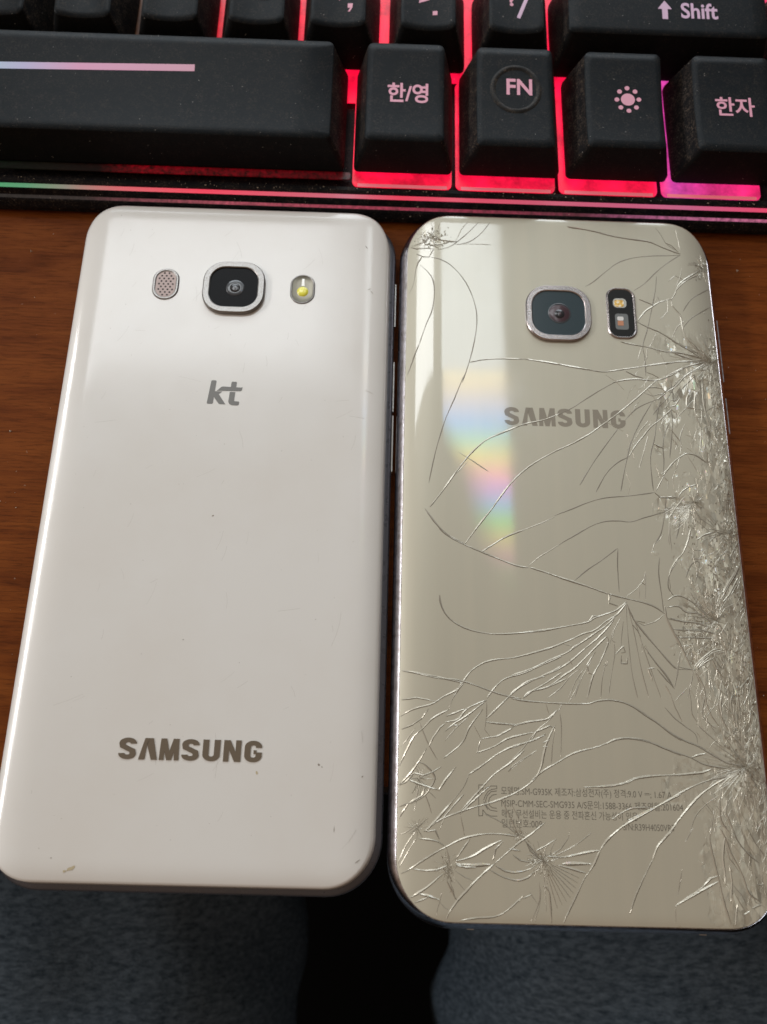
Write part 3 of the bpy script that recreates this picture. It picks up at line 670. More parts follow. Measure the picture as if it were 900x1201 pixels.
2:22.4,-28.0 23.9,-26.6 25.3,-25.5 26.8,-24.6 28.5,-24.7
2:23.0,-28.6 24.0,-27.3 25.5,-26.1
1:26.4,-25.7 28.7,-25.3 27.5,-27.8 26.4,-25.9
2:25.7,-25.9 26.6,-28.3 27.8,-30.0
1:19.4,-26.7 18.7,-30.2 18.1,-32.4
1:16.8,-26.6 18.0,-27.7 19.0,-28.6 21.9,-28.7
1:16.5,-30.3 18.1,-32.4
3:16.4,-31.8 17.3,-33.5
1:17.3,-33.5 18.0,-36.0 19.1,-38.5
1:18.1,-34.6 20.7,-32.1
1:21.9,-28.9 21.8,-30.4 21.0,-32.3 21.1,-34.5 21.1,-37.0 22.1,-38.6
2:22.7,-29.3 23.8,-31.8 23.9,-33.5 23.2,-35.9 23.0,-38.0
3:22.5,-34.0 22.4,-36.1
2:23.9,-33.1 24.1,-35.2 24.8,-37.3 26.0,-39.0
2:27.5,-30.4 26.8,-33.0 26.3,-35.2 26.6,-37.3 27.4,-39.3
3:27.2,-33.0 26.7,-35.2 26.8,-37.3
2:29.3,-30.8 29.5,-32.5 28.8,-34.7 29.0,-37.2 29.2,-39.1
2:30.5,-30.8 30.4,-32.9 30.4,-35.5 30.3,-38.4
1:16.0,-35.9 17.8,-37.9 19.6,-39.3 21.4,-40.7 21.7,-42.4
1:15.7,-39.8 18.1,-41.4 20.9,-42.4 23.1,-43.4
1:21.8,-38.8 23.4,-40.3 25.0,-41.7 26.4,-42.9
1:23.1,-37.4 24.4,-38.8 25.5,-39.6
3:34.4,-34.2 32.8,-36.2 32.2,-38.3
2:35.0,-36.1 34.3,-39.1 34.7,-41.8
2:34.3,-29.7 33.0,-32.8 31.4,-35.0
2:33.4,-29.7 31.0,-32.0
"""
# ------------------------------------------------------------------ setting: floor and desk
mb = MB(); mb.add([(-3000, -3000, -760), (3000, -3000, -760), (3000, 3000, -760), (-3000, 3000, -760)], [(0, 1, 2, 3)])
tag(mb.build('floor', floor_m), kind='structure')
YAW = -0.024
desk = empty('desk', (0, -7, 0), YAW)
tag(desk, 'dark reddish brown wooden desk top under the phones and the keyboard', 'desk')
mb = MB(); prof = []
for (dy, z) in ((0, -1.5), (.4, -.4), (1.5, 0)): prof.append((dy, z))
n = 40; ys = [dy for dy, z in prof]+[600]; zs = [z for dy, z in prof]+[0]
box(mb, -700, 700, 1.5, 600, -22, 0)
mb.build('desk_top', wood, desk)
mb = MB(); poly = [(0, -20.5), (0, -1.5), (.45, -.45), (1.5, 0), (1.5, -22)]
mb.add([(-700, y, z) for y, z in poly]+[(700, y, z) for y, z in poly], [(0, 1, 2, 3, 4), (9, 8, 7, 6, 5)]+[(i, (i+1) % 5, 5+(i+1) % 5, 5+i) for i in range(5)])
mb.build('edge_trim', desk_edge, desk)

# ------------------------------------------------------------------ keyboard
kb = empty('keyboard', (0, 123.1, 0), YAW)
tag(kb, 'black gaming keyboard with red backlight behind the two phones', 'keyboard')
# case: front profile extruded along x, then deck under the keys
mb = MB(); prof = [(1.2, 0), (-.2, .9), (-.2, 2.2), (.35, 3.6), (.6, 4.0), (1.5, 4.5), (2.1, 6.0), (2.1, 5.6), (3.3, 5.6), (3.4, 6.3), (4.0, 6.6), (4.9, 6.6), (4.9, 4.6), (130, 9), (130, 0)]
mb.add([(-330, y, z) for y, z in prof]+[(128, y, z) for y, z in prof], [tuple(range(15)), tuple(reversed(range(15, 30)))]+[(i, (i+1) % 15, 15+(i+1) % 15, 15+i) for i in range(15)])
case = mb.build('case', case_m, kb)
mb = MB(); box(mb, -329, 127, 2.15, 3.25, 5.3, 6.05); mb.build('light_strip', strip_led, kb)
mb = MB(); mb.add([(-329, .75, 4.10), (127, .75, 4.10), (127, 1.35, 4.45), (-329, 1.35, 4.45)], [(0, 1, 2, 3)]); mb.build('edge_highlight', edge_shine_m, kb)
# glowing wells below the keys; the deck between them is dark
wells = [(-4.4, 19.1), (20.0, 43.6), (44.5, 67.9), (68.9, 92.6)]
mb = MB()
for a, b in wells:
    pts = rr(b-a, 32, 1.6, (a+b)/2, 4.85+16, nc=5); prism(mb, pts, lambda x, y: 6.75, -.3, 0)
mb.build('backlight_plate', back_led, kb)
mb = MB()
for y0_, y1_ in ((29.5, 36.9), (36.9, 60)):
    prism(mb, [(-6.9, y0_), (-3.6, y0_), (-3.6, y1_), (-6.9, y1_)] if y0_ < 30 else [(-126, 36.7), (93, 36.7), (93, 38.2), (-126, 38.2)], lambda x, y: 6.73 if y < 36.8 else 6.75, -.2, 0)
mb.build('backlight_gap', back_led, kb)
tray_rim = mat('well_rim', (.7, .25, .3), .5, emit=(.75, .10, .14), es=.55)
mb = MB()
for a, b in wells:
    ribbon(mb, [(a+1.3, 5.35), (b-1.1, 5.35)], .9, lambda x, y: 6.78, -.2, 0.02)
mb.build('well_rim', tray_rim, kb)
mb = MB(); prism(mb, rr(83, 2.0, .6, -46.4, 7.9, nc=4), lambda x, y: 6.72, -.3, 0)
mb.build('space_bar_underglow', under_led, kb)
mb = MB(); mb.add([(-329, 37, 7.0), (127, 37, 7.0), (127, 125, 13.6), (-329, 125, 13.6)], [(0, 1, 2, 3)]); mb.build('upper_backlight_plate', back_led, kb)

def mesh_from_text(body, size, cx, cy, zf, fat=0.0, lift=.06, sx=1.0, anchor='CENTER', shear=0):
    cu = bpy.data.curves.new('t', 'FONT'); cu.body = body; cu.size = size; cu.offset = fat; cu.align_x = anchor; cu.resolution_u = 4; cu.shear = shear
    ob = bpy.data.objects.new('t', cu); C.objects.link(ob)
    dg = bpy.context.evaluated_depsgraph_get(); me = ob.evaluated_get(dg).to_mesh()
    vs = [tuple(v.co) for v in me.vertices]; fs = [tuple(p.vertices) for p in me.polygons]
    ob.evaluated_get(dg).to_mesh_clear(); bpy.data.objects.remove(ob); bpy.data.curves.remove(cu)
    ys = [v[1] for v in vs]; xs = [v[0] for v in vs]; my = (min(ys)+max(ys))/2; mx = (min(xs)+max(xs))/2 if anchor == 'CENTER' else 0
    out = [((v[0]-mx)*sx+cx, v[1]-my+cy) for v in vs]
    mb = MB(); mb.keep = True; mb.add([(x, y, zf(x, y)+lift) for x, y in out], fs); return mb

def keycap(name, bx0, bx1, by0, by1, tx0, tx1, ty0, ty1, zf0, zb0, dish='y', depth=.7, zbase=7.6, r=1.4):
    w, h = tx1-tx0, ty1-ty0; cx, cy = (tx0+tx1)/2, (ty0+ty1)/2
    def ztop(x, y):
        v_ = (y-ty0)/h; u_ = (x-tx0)/w; z = zf0+(zb0-zf0)*v_
        t_ = (2*v_-1) if dish == 'y' else (2*u_-1)
        t_ = max(-1.05, min(1.05, t_))
        return z-depth*(1-t_*t_) if dish != '-' else z-depth*.15*(1-t_*t_)
    ex = 10; ey = 10
    # skirt
    mb = MB(); b = rr(bx1-bx0, by1-by0, 1.2, (bx0+bx1)/2, (by0+by1)/2, nc=6, ex=ex, ey=ey)
    t = rr(w, h, r, cx, cy, nc=6, ex=ex, ey=ey)
    t2 = rr(w-.5, h-.5, r-.2, cx, cy, nc=6, ex=ex, ey=ey)
    l0 = [(x, y, zbase) for x, y in b]; l1 = [(x, y, zbase+1.2) for x, y in b]
    l2 = [(x, y, ztop(x, y)-.35) for x, y in t]; l3 = [(x, y, ztop(x, y)-.02) for x, y in t2]
    lm = [((p[0]*.45+q[0]*.55), (p[1]*.45+q[1]*.55), p[2]*.45+q[2]*.55) for p, q in zip(l1, l2)]
    loft(mb, [l0, l1, lm, l2], cap1=False)
    root = mb.build(name, key_side, kb, angle=40)
    me = root.data; me.materials.append(key_front)
    for p in me.polygons:
        if p.normal.y < -.6 or p.normal.y > .6: p.material_index = 1
    mb = MB(); loops = [l2, l3]
    for k in (.85, .68, .5, .3, .12):
        loops.append([((x-cx)*k+cx, (y-cy)*k+cy, 0) for x, y in t2]); loops[-1] = [(x, y, ztop(x, y)) for x, y, z in loops[-1]]
    loft(mb, loops, cap0=False)
    mb.build('key_top', key_top, root, smooth=True)
    return root, ztop
def legend(root, zt, body, size, x, y, fat=.02, m=None, sx=1.0, shear=0):
    o = mesh_from_text(body, size, x, y, zt, fat, .07, sx, shear=shear).build('legend', m or legend_m, root); return o

k, zt = keycap('space_bar', -126, -6.4, 8.4, 36.6, -123, -9.4, 9.3, 35.7, 17, 18.5, 'y', .9)
mb = MB(); ribbon(mb, [(-90+i*(48.7/10), 26.3+1.2*i/10) for i in range(11)], 1.75, zt, -.1, .06); mb.build('legend', space_leg, k)
k, zt = keycap('hangul_key', -4.1, 19, 8.4, 36.6, -1.6, 16.4, 9.4, 35.8, 17, 18.5, 'y', .9); legend(k, zt, '한/영', 5.6, 8.0, 22.8, .13, sx=.84)
k, zt = keycap('function_key', 20.8, 44.2, 8.4, 36.6, 23.8, 41.5, 8.9, 35.6, 17, 18.5, 'y', .75)
legend(k, zt, 'FN', 5.9, 33.7, 25.3, .14, sx=.88)
mb = MB(); rg = []
for i in range(48):
    a = 2*math.pi*i/48; rg.append((32.9+5.4*math.cos(a), 24.6+5.9*math.sin(a)))
for rr_, hh in (): pass
loops = []
for dr, dz in ((-.7, .01), (-.3, .26), (.15, .28), (.6, .01)):
    loops.append([(32.9+(5.4+dr)*math.cos(2*math.pi*i/48), 24.6+(5.9+dr)*math.sin(2*math.pi*i/48), 0) for i in range(48)]); loops[-1] = [(x, y, zt(x, y)+dz*(1+.3*math.sin(9*x+5*y))) for x, y, z in loops[-1]]
loft(mb, loops, False, False); ringm = black_plastic('worn_ring_plastic', (.018, .018, .018), .4, .8, 1.0, 3000); mb.build('raised_ring', ringm, k, smooth=True)
k, zt = keycap('brightness_key', 46, 69.9, 8.4, 36.6, 49, 66.9, 9.6, 35.4, 17, 18.5, 'y', .75)
mb = MB(); X0, Y0 = 58.8, 23.0
prism(mb, [(X0+1.62*math.cos(i*math.pi/12), Y0+1.62*math.sin(i*math.pi/12)) for i in range(24)], zt, -.1, .06)
for q in range(8):
    a = q*math.pi/4+.03; prism(mb, [(X0+2.55*math.cos(a)+.56*math.cos(i*math.pi/7), Y0+3.05*math.sin(a)+.56*math.sin(i*math.pi/7)) for i in range(14)], zt, -.1, .06)
mb.build('legend', legend_m, k)
k, zt = keycap('hanja_key', 71.1, 94.9, 8.4, 36.6, 74.2, 92.3, 9.6, 35.4, 17, 18.5, 'y', .75); legend(k, zt, '한자', 5.5, 83.6, 22.0, .10, sx=.92)
k, zt = keycap('control_key', 96.0, 119.5, 8.4, 36.6, 99, 117, 9.6, 35.4, 17, 18.5, 'y', .75); legend(k, zt, 'Ctrl', 4.6, 107, 22.0, .12)
# second row: letters, comma, full stop, slash, shift
row2 = [('letter_key', -98.9, 'V', 'ㅍ'), ('letter_key', -78.8, 'B', 'ㅠ'), ('letter_key', -58.6, 'N', 'ㅜ'), ('letter_key', -38.4, 'M', 'ㅡ'), ('comma_key', -18.2, '<', ','), ('full_stop_key', 2.9, '>', '.'), ('slash_key', 23.6, '?', '/')]
for nm, bx, a, b in row2:
    tx = bx+3.0 if bx > -30 else bx+4.2
    k, zt = keycap(nm, bx+.45, bx+19.1, 38.0, 60.5, tx, tx+12.9, 39.4, 57.5, 20, 21.5, 'x', .9, 8.4)
    if a in '<>?':
        legend(k, zt, a, 4.6, bx+8.5, 47.9+(.6 if a == '?' else 0), .16)
        if b == '/': mb = MB(); ribbon(mb, [(33.6, 43.5), (35.6, 49.0)], .85, zt, -.1, .07); mb.build('legend', legend_v, k)
        elif b == '.': mb = MB(); prism(mb, [(13.4, 43.4), (14.5, 43.4), (14.5, 44.5), (13.4, 44.5)], zt, -.1, .07); mb.build('legend', legend_m, k)
        else: mb = MB(); prism(mb, [(-6.6, 44.5), (-5.5, 44.5), (-5.4, 45.6), (-6.6, 45.7)], zt, -.1, .07); prism(mb, [(-5.95, 44.5), (-5.5, 44.5), (-6.1, 43.4), (-6.5, 43.5)], zt, -.1, .07); mb.build('legend', legend_m, k)
    else:
        legend(k, zt, a, 4.6, tx+3.6, 53, .12); legend(k, zt, b, 4.4, tx+8.2, 46.2, .10, legend_v)
k, zt = keycap('shift_key', 43.4, 95.0, 38.0, 60.5, 45.3, 92.2, 39.6, 57.5, 20, 21.5, '-', .6, 8.4)
mb = MB(); prism(mb, [(67.4, 43.9), (68.7, 43.9), (68.7, 46.7), (69.7, 46.7), (68.05, 49.0), (66.4, 46.7), (67.4, 46.7)], zt, -.1, .07); mb.build('legend', legend_v, k)
legend(k, zt, 'Shift', 5.9, 76.2, 46.4, .13, legend_v, sx=.84)
k, zt = keycap('arrow_key', 96.0, 115.0, 38.0, 60.5, 99, 112, 39.6, 57.5, 20, 21.5, 'x', .6, 8.4); legend(k, zt, '↑', 5, 105, 48, .1)
# bits of lint and dust caught on the keyboard
mb = MB()
for i in range(240):
    x = random.uniform(-92, 96)
    if random.random() < .45: y, z = random.uniform(3.5, 5.2), 6.66
    elif random.random() < .5: y, z = random.uniform(-.1, 2.0), 6.1
    else: y, z = random.uniform(37.0, 38.0), 7.4
    if y < 2.1: z = 2.9+y*1.2
    r_ = random.choice((.08, .1, .12, .2)); a = random.random()*3
    mb.add([(x+r_*math.cos(a+q*2.1)*random.uniform(.6, 1.6), y+r_*math.sin(a+q*2.1), z+.02) for q in range(3)]+[(x, y, z+.15)], [(0, 1, 3), (1, 2, 3), (2, 0, 3)])
tag(mb.build('dust', dustm, kb), kind='stuff')

# ------------------------------------------------------------------ lettering (heavy sans without a crossbar in the A)
def ribbon2(mb, pts, tx, ty, zf, z0=-.25, z1=0.0):
    k = ty/tx; ribbon(mb, [(x*k, y) for x, y in pts], ty, lambda x, y: 0, z0, z1)
    mb.v = [(x/k, y, z+zf(x/k, y)) for x, y, z in mb.v]
def wordmark(mb_fn, x0, x1, y0, y1, zf, t, lean=0.0, z1=0.0, ty=.8):
    H_ = y1-y0; adv = (x1-x0)/7.0; out = []
    glyph = {}
    def S_():
        p = arc(.5, .745, .33, .165, 15, 200, 9)+arc(.5, .60, .3, .12, 215, 240, 2)+[(.62, .46)]+arc(.5, .255, .33, .165, 45, -160, 10)
        return p
    for i, ch in enumerate('SAMSUNG'):
        wd = adv*(.94 if ch == "M" else .83); gx = x0+i*adv+(adv-wd)/2
        if ch == 'M': gx = x0+i*adv+(adv-wd)/2
        T = lambda p: (gx+p[0]*wd+lean*p[1]*H_, y0+p[1]*H_)
        tw = t/wd
        mb = MB()
        if ch == 'S':
            pts = arc(.5, .74, .5-tw/2, .26-ty/2/H_, -5, 195, 14)+[(.22, .60), (.38, .545), (.62, .455), (.78, .40)]+arc(.5, .26, .5-tw/2, .26-ty/2/H_, 15, -185, 14)
            ribbon2(mb, [T(p) for p in pts], t, ty, zf, z1=z1)
        elif ch == 'A':
            for q in ([(-.04, 0), (.26, 1), (.56, 1), (.40+tw*.0, .70), (tw*.92, 0)], [(.56, 1), (.74, 1), (1.04, 0), (1.04-tw, 0), (.38, .72)]):
                prism(mb, [T(p) for p in q], zf, z1=z1)
        elif ch == 'M':
            for q in ([(0, 0), (0.04, 1), (.30, 1), (tw*.85, .62), (tw*.80, 0)], [(1, 0), (.96, 1), (.70, 1), (1-tw*.85, .62), (1-tw*.80, 0)], [(.06, 1), (.33, 1), (.5, .42), (.67, 1), (.94, 1), (.62, 0), (.38, 0)]):
                prism(mb, [T(p) for p in q], zf, z1=z1+random.uniform(.001, .004))
        elif ch == 'U':
            pts = [(tw/2, 1), (tw/2, .34)]+arc(.5, .30, .5-tw/2, .30-ty/2/H_, 180, 360, 14)+[(1-tw/2, .34), (1-tw/2, 1)]
            ribbon2(mb, [T(p) for p in pts], t, ty, zf, z1=z1)
        elif ch == 'N':
            for q in ([(0, 0), (0, 1), (tw*.9, 1), (tw*.9, 0)], [(1, 0), (1, 1), (1-tw*.9, 1), (1-tw*.9, 0)], [(.03, 1), (.36, 1), (.97, 0), (.64, 0)]):
                prism(mb, [T(p) for p in q], zf, z1=z1+random.uniform(.001, .004))
        else:
            pts = arc(.5, .70, .5-tw/2, .30-ty/2/H_, -8, 180, 14)+arc(.5, .30, .5-tw/2, .30-ty/2/H_, 180, 358, 14)+[(1-tw/2, .46)]
            ribbon2(mb, [T(p) for p in pts], t, ty, zf, z1=z1)
            prism(mb, [T(p) for p in ((.52, .38), (.52, .56), (1-tw*.9, .56), (1-tw*.9, .38))], zf, z1=z1+.002)
        mb_fn(mb)

# ------------------------------------------------------------------ white phone
WW, WH = 72.3, 145.8
wp = empty('white_phone', (-31.53, 49.0, 0), -0.02425)
tag(wp, 'smartphone with plain white plastic back lying face down, left of the cracked gold one', 'phone')
def ploft(W, H, R, prof, zfun=None, ex=12, ey=24, nc=12, **k):
    loops = []
    for ins, z in prof:
        l = rr(W-2*ins, H-2*ins, max(R-ins, .6), nc=nc, ex=ex, ey=ey)
        loops.append([(x, y, (zfun(x, y) if zfun and z is None else z)) for x, y in l])
    mb = MB(); loft(mb, loops, **k); return mb
def wz(x, y):
    tx = max(0, (abs(x)-(WW/2-9))/9); ty = max(0, (abs(y)-(WH/2-6))/6)
    return 8.0-2.3*tx**(2.4 if x < 0 else 3.4)-1.3*ty**2.6
mb = ploft(WW, WH, 10.2, [(1.6, .1), (.6, .5), (.15, 1.4), (0, 2.4), (.1, 3.6), (.45, 4.3), (1.2, 4.5)], cap0=True, cap1=True)
mb.build('frame', side_grey, wp, angle=50)
prof = [(.75, 3.6), (.42, 4.2), (.40, 4.8), (.65, 5.35)]+[(i_, None) for i_ in (1.0, 1.5, 2.1, 2.8, 3.6, 4.5, 5.6, 7, 8.6, 10.5, 14, 19, 26, 33)]
mb = ploft(WW-1.3, WH-1.3, 9.6, prof, lambda x, y: wz(x, y)-0.0, cap0=False)
mb.v = [(x-.3, y+.4, z) for x, y, z in mb.v]
mb.build('back_cover', white_pl, wp, smooth=True)
zc = lambda x, y: wz(x, y)
def ring(name, parent, m, cx, cy, w, h, r, rim, z0, z1, mi=None, topw=None):
    """raised frame ring with bevels"""
    tw = rim*.35
    mb = MB(); ls = []
    for ins, z in ((0, z0), (0, z1-.25), (.25, z1), (rim-.2, z1), (rim, z1-.15), (rim, z0)):
        ls.append([(x, y, z) for x, y in rr(w-2*ins, h-2*ins, max(r-ins, .3), cx, cy, nc=10)])
    loft(mb, ls, False, False); return mb.build(name, m, parent, angle=35)
def plate(name, parent, m, cx, cy, w, h, r, z, th=.4):
    mb = MB(); prism(mb, rr(w, h, r, cx, cy, nc=10), lambda x, y: z, -th, 0); return mb.build(name, m, parent)
def disc(name, parent, m, cx, cy, r0, z, r1=0, h=.3, sy=1):
    mb = MB(); loft(mb, [circ(r0, z-h, cx, cy, sy=sy), circ(r0, z-.04, cx, cy, sy=sy), circ(r0-.06, z, cx, cy, sy=sy)]+([circ(r1, z, cx, cy, sy=sy), circ(r1, z-h, cx, cy, sy=sy)] if r1 else []), cap0=not r1, cap1=not r1)
    return mb.build(name, m, parent, angle=35)
cmr = ring('camera', wp, chrome, .25, 50.25, 13.7, 13.0, 4.9, 1.55, 7.6, 9.0)
plate('camera_glass', cmr, cam_glass, .25, 50.35, 10.9, 10.2, 3.2, 8.62)
disc('lens_barrel', cmr, lens_ring, .55, 50.1, 2.0, 8.70, 1.15); disc('lens', cmr, lens_dk, .55, 50.1, 1.12, 8.66)
disc('painted_lens_highlight', cmr, mat('lens_highlight_tone', (.10, .10, .11), .2, coat=1), .55, 50.0, .62, 8.69, .36)  # lighter ring painted in as the lens highlight
gr = ring('speaker_grille', wp, chrome, -15.0, 50.9, 5.9, 8.0, 2.9, .75, 7.6, 8.25)
plate('grille_mesh', gr, mesh_m, -15.0, 50.9, 4.6, 6.7, 2.2, 8.08)
mb = MB()
for r_ in range(9):
    for c_ in range(4):
        x = -16.5+c_*1.02+(r_ % 2)*.5; y = 48.15+r_*.69
        if abs(x+15) > 1.85-(.6 if r_ in (0, 8) else 0): continue
        mb.add([(x+.23*math.cos(a*math.pi/4), y+.23*math.sin(a*math.pi/4), 8.10) for a in range(8)], [tuple(range(8))])
mb.build('grille_holes', hole_m, gr)
fl = ring('flash', wp, chrome, 15.4, 50.7, 5.6, 7.6, 2.75, .55, 7.6, 8.2)
mb = MB(); ls = [[(x, y, z) for x, y in rr(4.6-2*i, 6.6-2*i, 2.2-i, 15.4, 50.7, nc=10)] for i, z in ((0, 8.18), (.6, 8.07), (1.0, 8.05))]
loft(mb, ls, False, True); flash_w2 = mat('flash_bowl', (.17, .155, .125), .3, metal=1.0); mb.build('reflector', flash_w2, fl, smooth=True)
mb = MB(); loft(mb, [circ(1.25, 8.05, 15.45, 50.1), circ(1.1, 8.25, 15.45, 50.1), circ(.6, 8.38, 15.45, 50.1)], False, True); mb.build('flash_lens', flash_y, fl, smooth=True)
mb = MB(); mb.add([(15.1, 51.5, 8.1), (15.8, 51.5, 8.1), (15.7, 53.3, 8.2), (15.2, 53.3, 8.2)], [(0, 1, 2, 3)]); mb.build('painted_flash_glint', mat('painted_glint_white', (.95, .95, .9), .15, coat=1), fl)  # pale quad painted in as the glint in the flash bowl
# carrier mark
kt = MB(); K0 = (-3.35, 22.2)
def kp(pts): return [((px-215)/105.0*1.0+K0[0]+0, (495-py)/105.0*1.0*1.87/1.02+K0[1]-.05) for px, py in pts]
kx = 7.4/445; ky = 5.5/310
kq = lambda pts: [(K0[0]+(px-215)*kx*.985, 22.15+(495-py)*ky) for px, py in pts]
for q in ([(248, 190), (262, 182), (306, 182), (317, 192), (296, 480), (284, 493), (226, 493), (216, 484)],
          [(290, 335), (310, 326), (404, 326), (362, 365), (458, 494), (385, 494), (368, 486), (292, 392)],
          [(332, 318), (384, 268), (405, 260), (508, 264), (512, 205), (522, 193), (574, 194), (584, 206), (578, 266), (640, 268), (662, 262), (654, 306), (640, 316), (560, 318)],
          [(500, 332), (510, 328), (572, 330), (566, 444), (574, 450), (628, 452), (634, 464), (630, 494), (616, 504), (540, 502), (508, 488), (492, 458)]):
    prism(kt, kq(q), zc, -.2, .035+.003*len(kt.v)/16)
kt.build('carrier_mark', logo_grey, wp)
def wl(mb): mb.build('letter', logo_metal, wp, angle=30)
wordmark(wl, -13.45, 13.6, -49.75, -45.95, zc, 1.12, .0, .13, .8)
# stains and scuffs
def blob(name, parent, m, spots, zf, lift=.02):
    for k_, (x, y, rx, ry, a) in enumerate(spots):
        mb = MB(); n_ = 12; pts = []
        for i in range(n_):
            t_ = 2*math.pi*i/n_; r_ = 1+random.uniform(-.35, .3); px = rx*r_*math.cos(t_); py = ry*r_*math.sin(t_); ca, sa = math.cos(a), math.sin(a)
            pts.append((x+px*ca-py*sa, y+px*sa+py*ca))
        mb.add([(px, py, zf(px, py)+lift) for px, py in pts], [tuple(range(n_))]); mb.build(name, m, parent)
blob('stain', wp, stain_m, [(-19.0, -68.4, .9, .28, .35), (-20.2, -68.9, .3, .18, .2), (12.6, -51.6, .18, .3, .3)], zc)
blob('scuff', wp, scuff_m, [(23.9, -49.9, .16, .25, .5), (24.5, -50.3, .12, .1, 0), (32.0, -51.8, .2, .10, .8), (27.2, -60.9, .06, .5, 0), (31.6, -66.2, .55, .06, .6), (-30.4, -26.2, .10, .08, 0), (0.2, -2.5, .25, .12, .3), (-3.3, -27.6, .15, .10, 0), (-22.8, -66.8, .12, .10, 0), (-27.0, 68.6, .15, .10, 0), (29.3, 62.2, .1, .5, .7), (30.2, 51.3, .5, .05, .5), (30.8, 50.6, .05, .45, .6), (22, -23, .08, .08, 0), (13.2, 12, .08, .06, 0)], zc)
mb = MB(); mb2 = MB()
for i in range(70):
    x, y = random.uniform(-31, 32), random.uniform(-66, 68); a = random.choice((random.gauss(1.5, .35), random.gauss(.7, .5))); l = random.uniform(.6, 4.5)*(1 if random.random() < .85 else 2)
    pts = [(x+l*t_*math.cos(a)+.06*l*math.sin(3*t_), y+l*t_*math.sin(a)) for t_ in (0, .33, .66, 1)]
    if all(abs(p_[0]) < 33 and abs(p_[1]) < 69 for p_ in pts): ribbon(mb, pts, random.choice((.03, .04, .05)), zc, -.02, .006)
o = mb.build('fine_scratches', mat('scratch_grey', (.50, .47, .43), .6), wp); tag(o, kind='stuff')
for i in range(90):
    x, y = random.uniform(-32, 33), random.uniform(-68, 69); r_ = random.uniform(.03, .075)
    mb2.add([(x+r_*math.cos(q*1.26), y+r_*math.sin(q*1.26)*random.uniform(.6, 1.4), zc(x, y)+.012) for q in range(5)], [(0, 1, 2, 3, 4)])
tag(mb2.build('specks', scuff_m, wp), kind='stuff')
# side keys and slots along its right edge
for y0, y1, m in ((45, 56, chrome), (24, 36, chrome), (10, 23, button_w)):
    mb = MB(); box(mb, WW/2-.4, WW/2+.22, y0, y1, 1.9, 3.0); mb.build('side_button', m, wp)

# ------------------------------------------------------------------ gold phone
GW, GH, GR = 72.6, 150.9, 11.8
gp = empty('cracked_gold_phone', (41.68, 45.21, 0), -0.02508)
tag(gp, 'champagne gold smartphone lying face down, its glass back shattered along the right side', 'phone')
def drop(x, y):
    tx = max(0, (abs(x)-(GW/2-9.5))/9.5); ty = max(0, (abs(y)-(GH/2-3.5))/3.5)
    return 2.7*tx**2.3+0.7*ty**2
gz = lambda x, y: 7.7-drop(min(abs(x), GW/2), min(abs(y), GH/2))
loops = []
for ins, z, p_ in ((3.2, .2, 0), (1.2, 1.2, 0), (.3, 2.3, 0), (0, 3.2, 0), (.03, 3.9, 0), (.3, 4.2, .28), (.75, 4.2, .62), (1.2, 4.2, .86), (1.6, 4.2, 1.0), (1.72, 4.2, .97), (2.2, 4.2, .8)):
    l = rr(GW-2*ins, GH-2*ins, max(GR-ins, .6), nc=14, ex=16, ey=30)
    k_ = (GW/2-1.6)/(GW/2-ins) if p_ else 1
    loops.append([(x, y, z if not p_ else 4.0+p_*(gz(x*k_, y*k_)-4.0)) for x, y in l])
mb = MB(); loft(mb, loops, True, True)
mb.build('frame', frame_g, gp, angle=50)
gasket = mat('frame_gasket', (.05, .04, .035), .5)
prof = [(1.9, 4.6), (1.72, None), (1.8, None)]+[(i_, None) for i_ in (2, 2.3, 2.6, 3.3, 4, 4.8, 5.6, 6.6, 7.6, 8.8, 10, 12, 15, 20, 27, 33)]
mb = ploft(GW, GH, GR, prof, lambda x, y: gz(x, y), ex=16, ey=30, nc=14, cap0=False)
mb.build('glass_back', gold, gp, smooth=True)
gc = ring('camera', gp, cham_metal, -.95, 48.7, 14.6, 13.9, 5.2, 1.45, 7.4, 8.5)
plate('camera_glass', gc, cam_glass2, -.95, 48.75, 11.8, 11.1, 3.9, 8.2)
disc('lens_barrel', gc, lens_ring, -.75, 48.65, 2.55, 8.26, 2.3); disc('lens', gc, lens_red, -.75, 48.65, 2.3, 8.23, sy=.95)
disc('lens_element', gc, lens_dk, -.75, 48.45, 1.15, 8.26); disc('painted_lens_glint', gc, mat('painted_lens_glint_tone', (.10, .07, .08), .3), -.65, 48.55, .28, 8.29)  # small paler disc painted in as the glint on the lens
fm = ring('flash_module', gp, cham_metal, 13.25, 49.45, 6.6, 13.0, 2.5, .6, 7.4, 8.05)
plate('black_window', fm, black_pl, 13.25, 49.45, 5.5, 11.9, 2.0, 7.92)
fr = plate('flash_reflector', fm, flash_w, 12.95, 51.9, 3.0, 2.4, .9, 7.97); plate('flash_lamp', fm, flash_o, 12.8, 51.8, 2.1, 1.7, .5, 8.01)
plate('sensor_recess', fm, sensor_g, 13.15, 47.2, 2.9, 4.0, .6, 7.965); plate('sensor_diode', fm, sensor_o, 12.85, 46.8, 1.3, 1.2, .2, 8.0); plate('sensor_diode', fm, mat('sensor_white', (.7, .7, .68), .3), 12.85, 47.95, 1.4, 1.0, .3, 8.0)
def gl(mb): mb.build('letter', print_gold, gp)
wordmark(gl, -13.75, 12.75, 21.55, 25.75, gz, 1.12, .0, .012, .9)
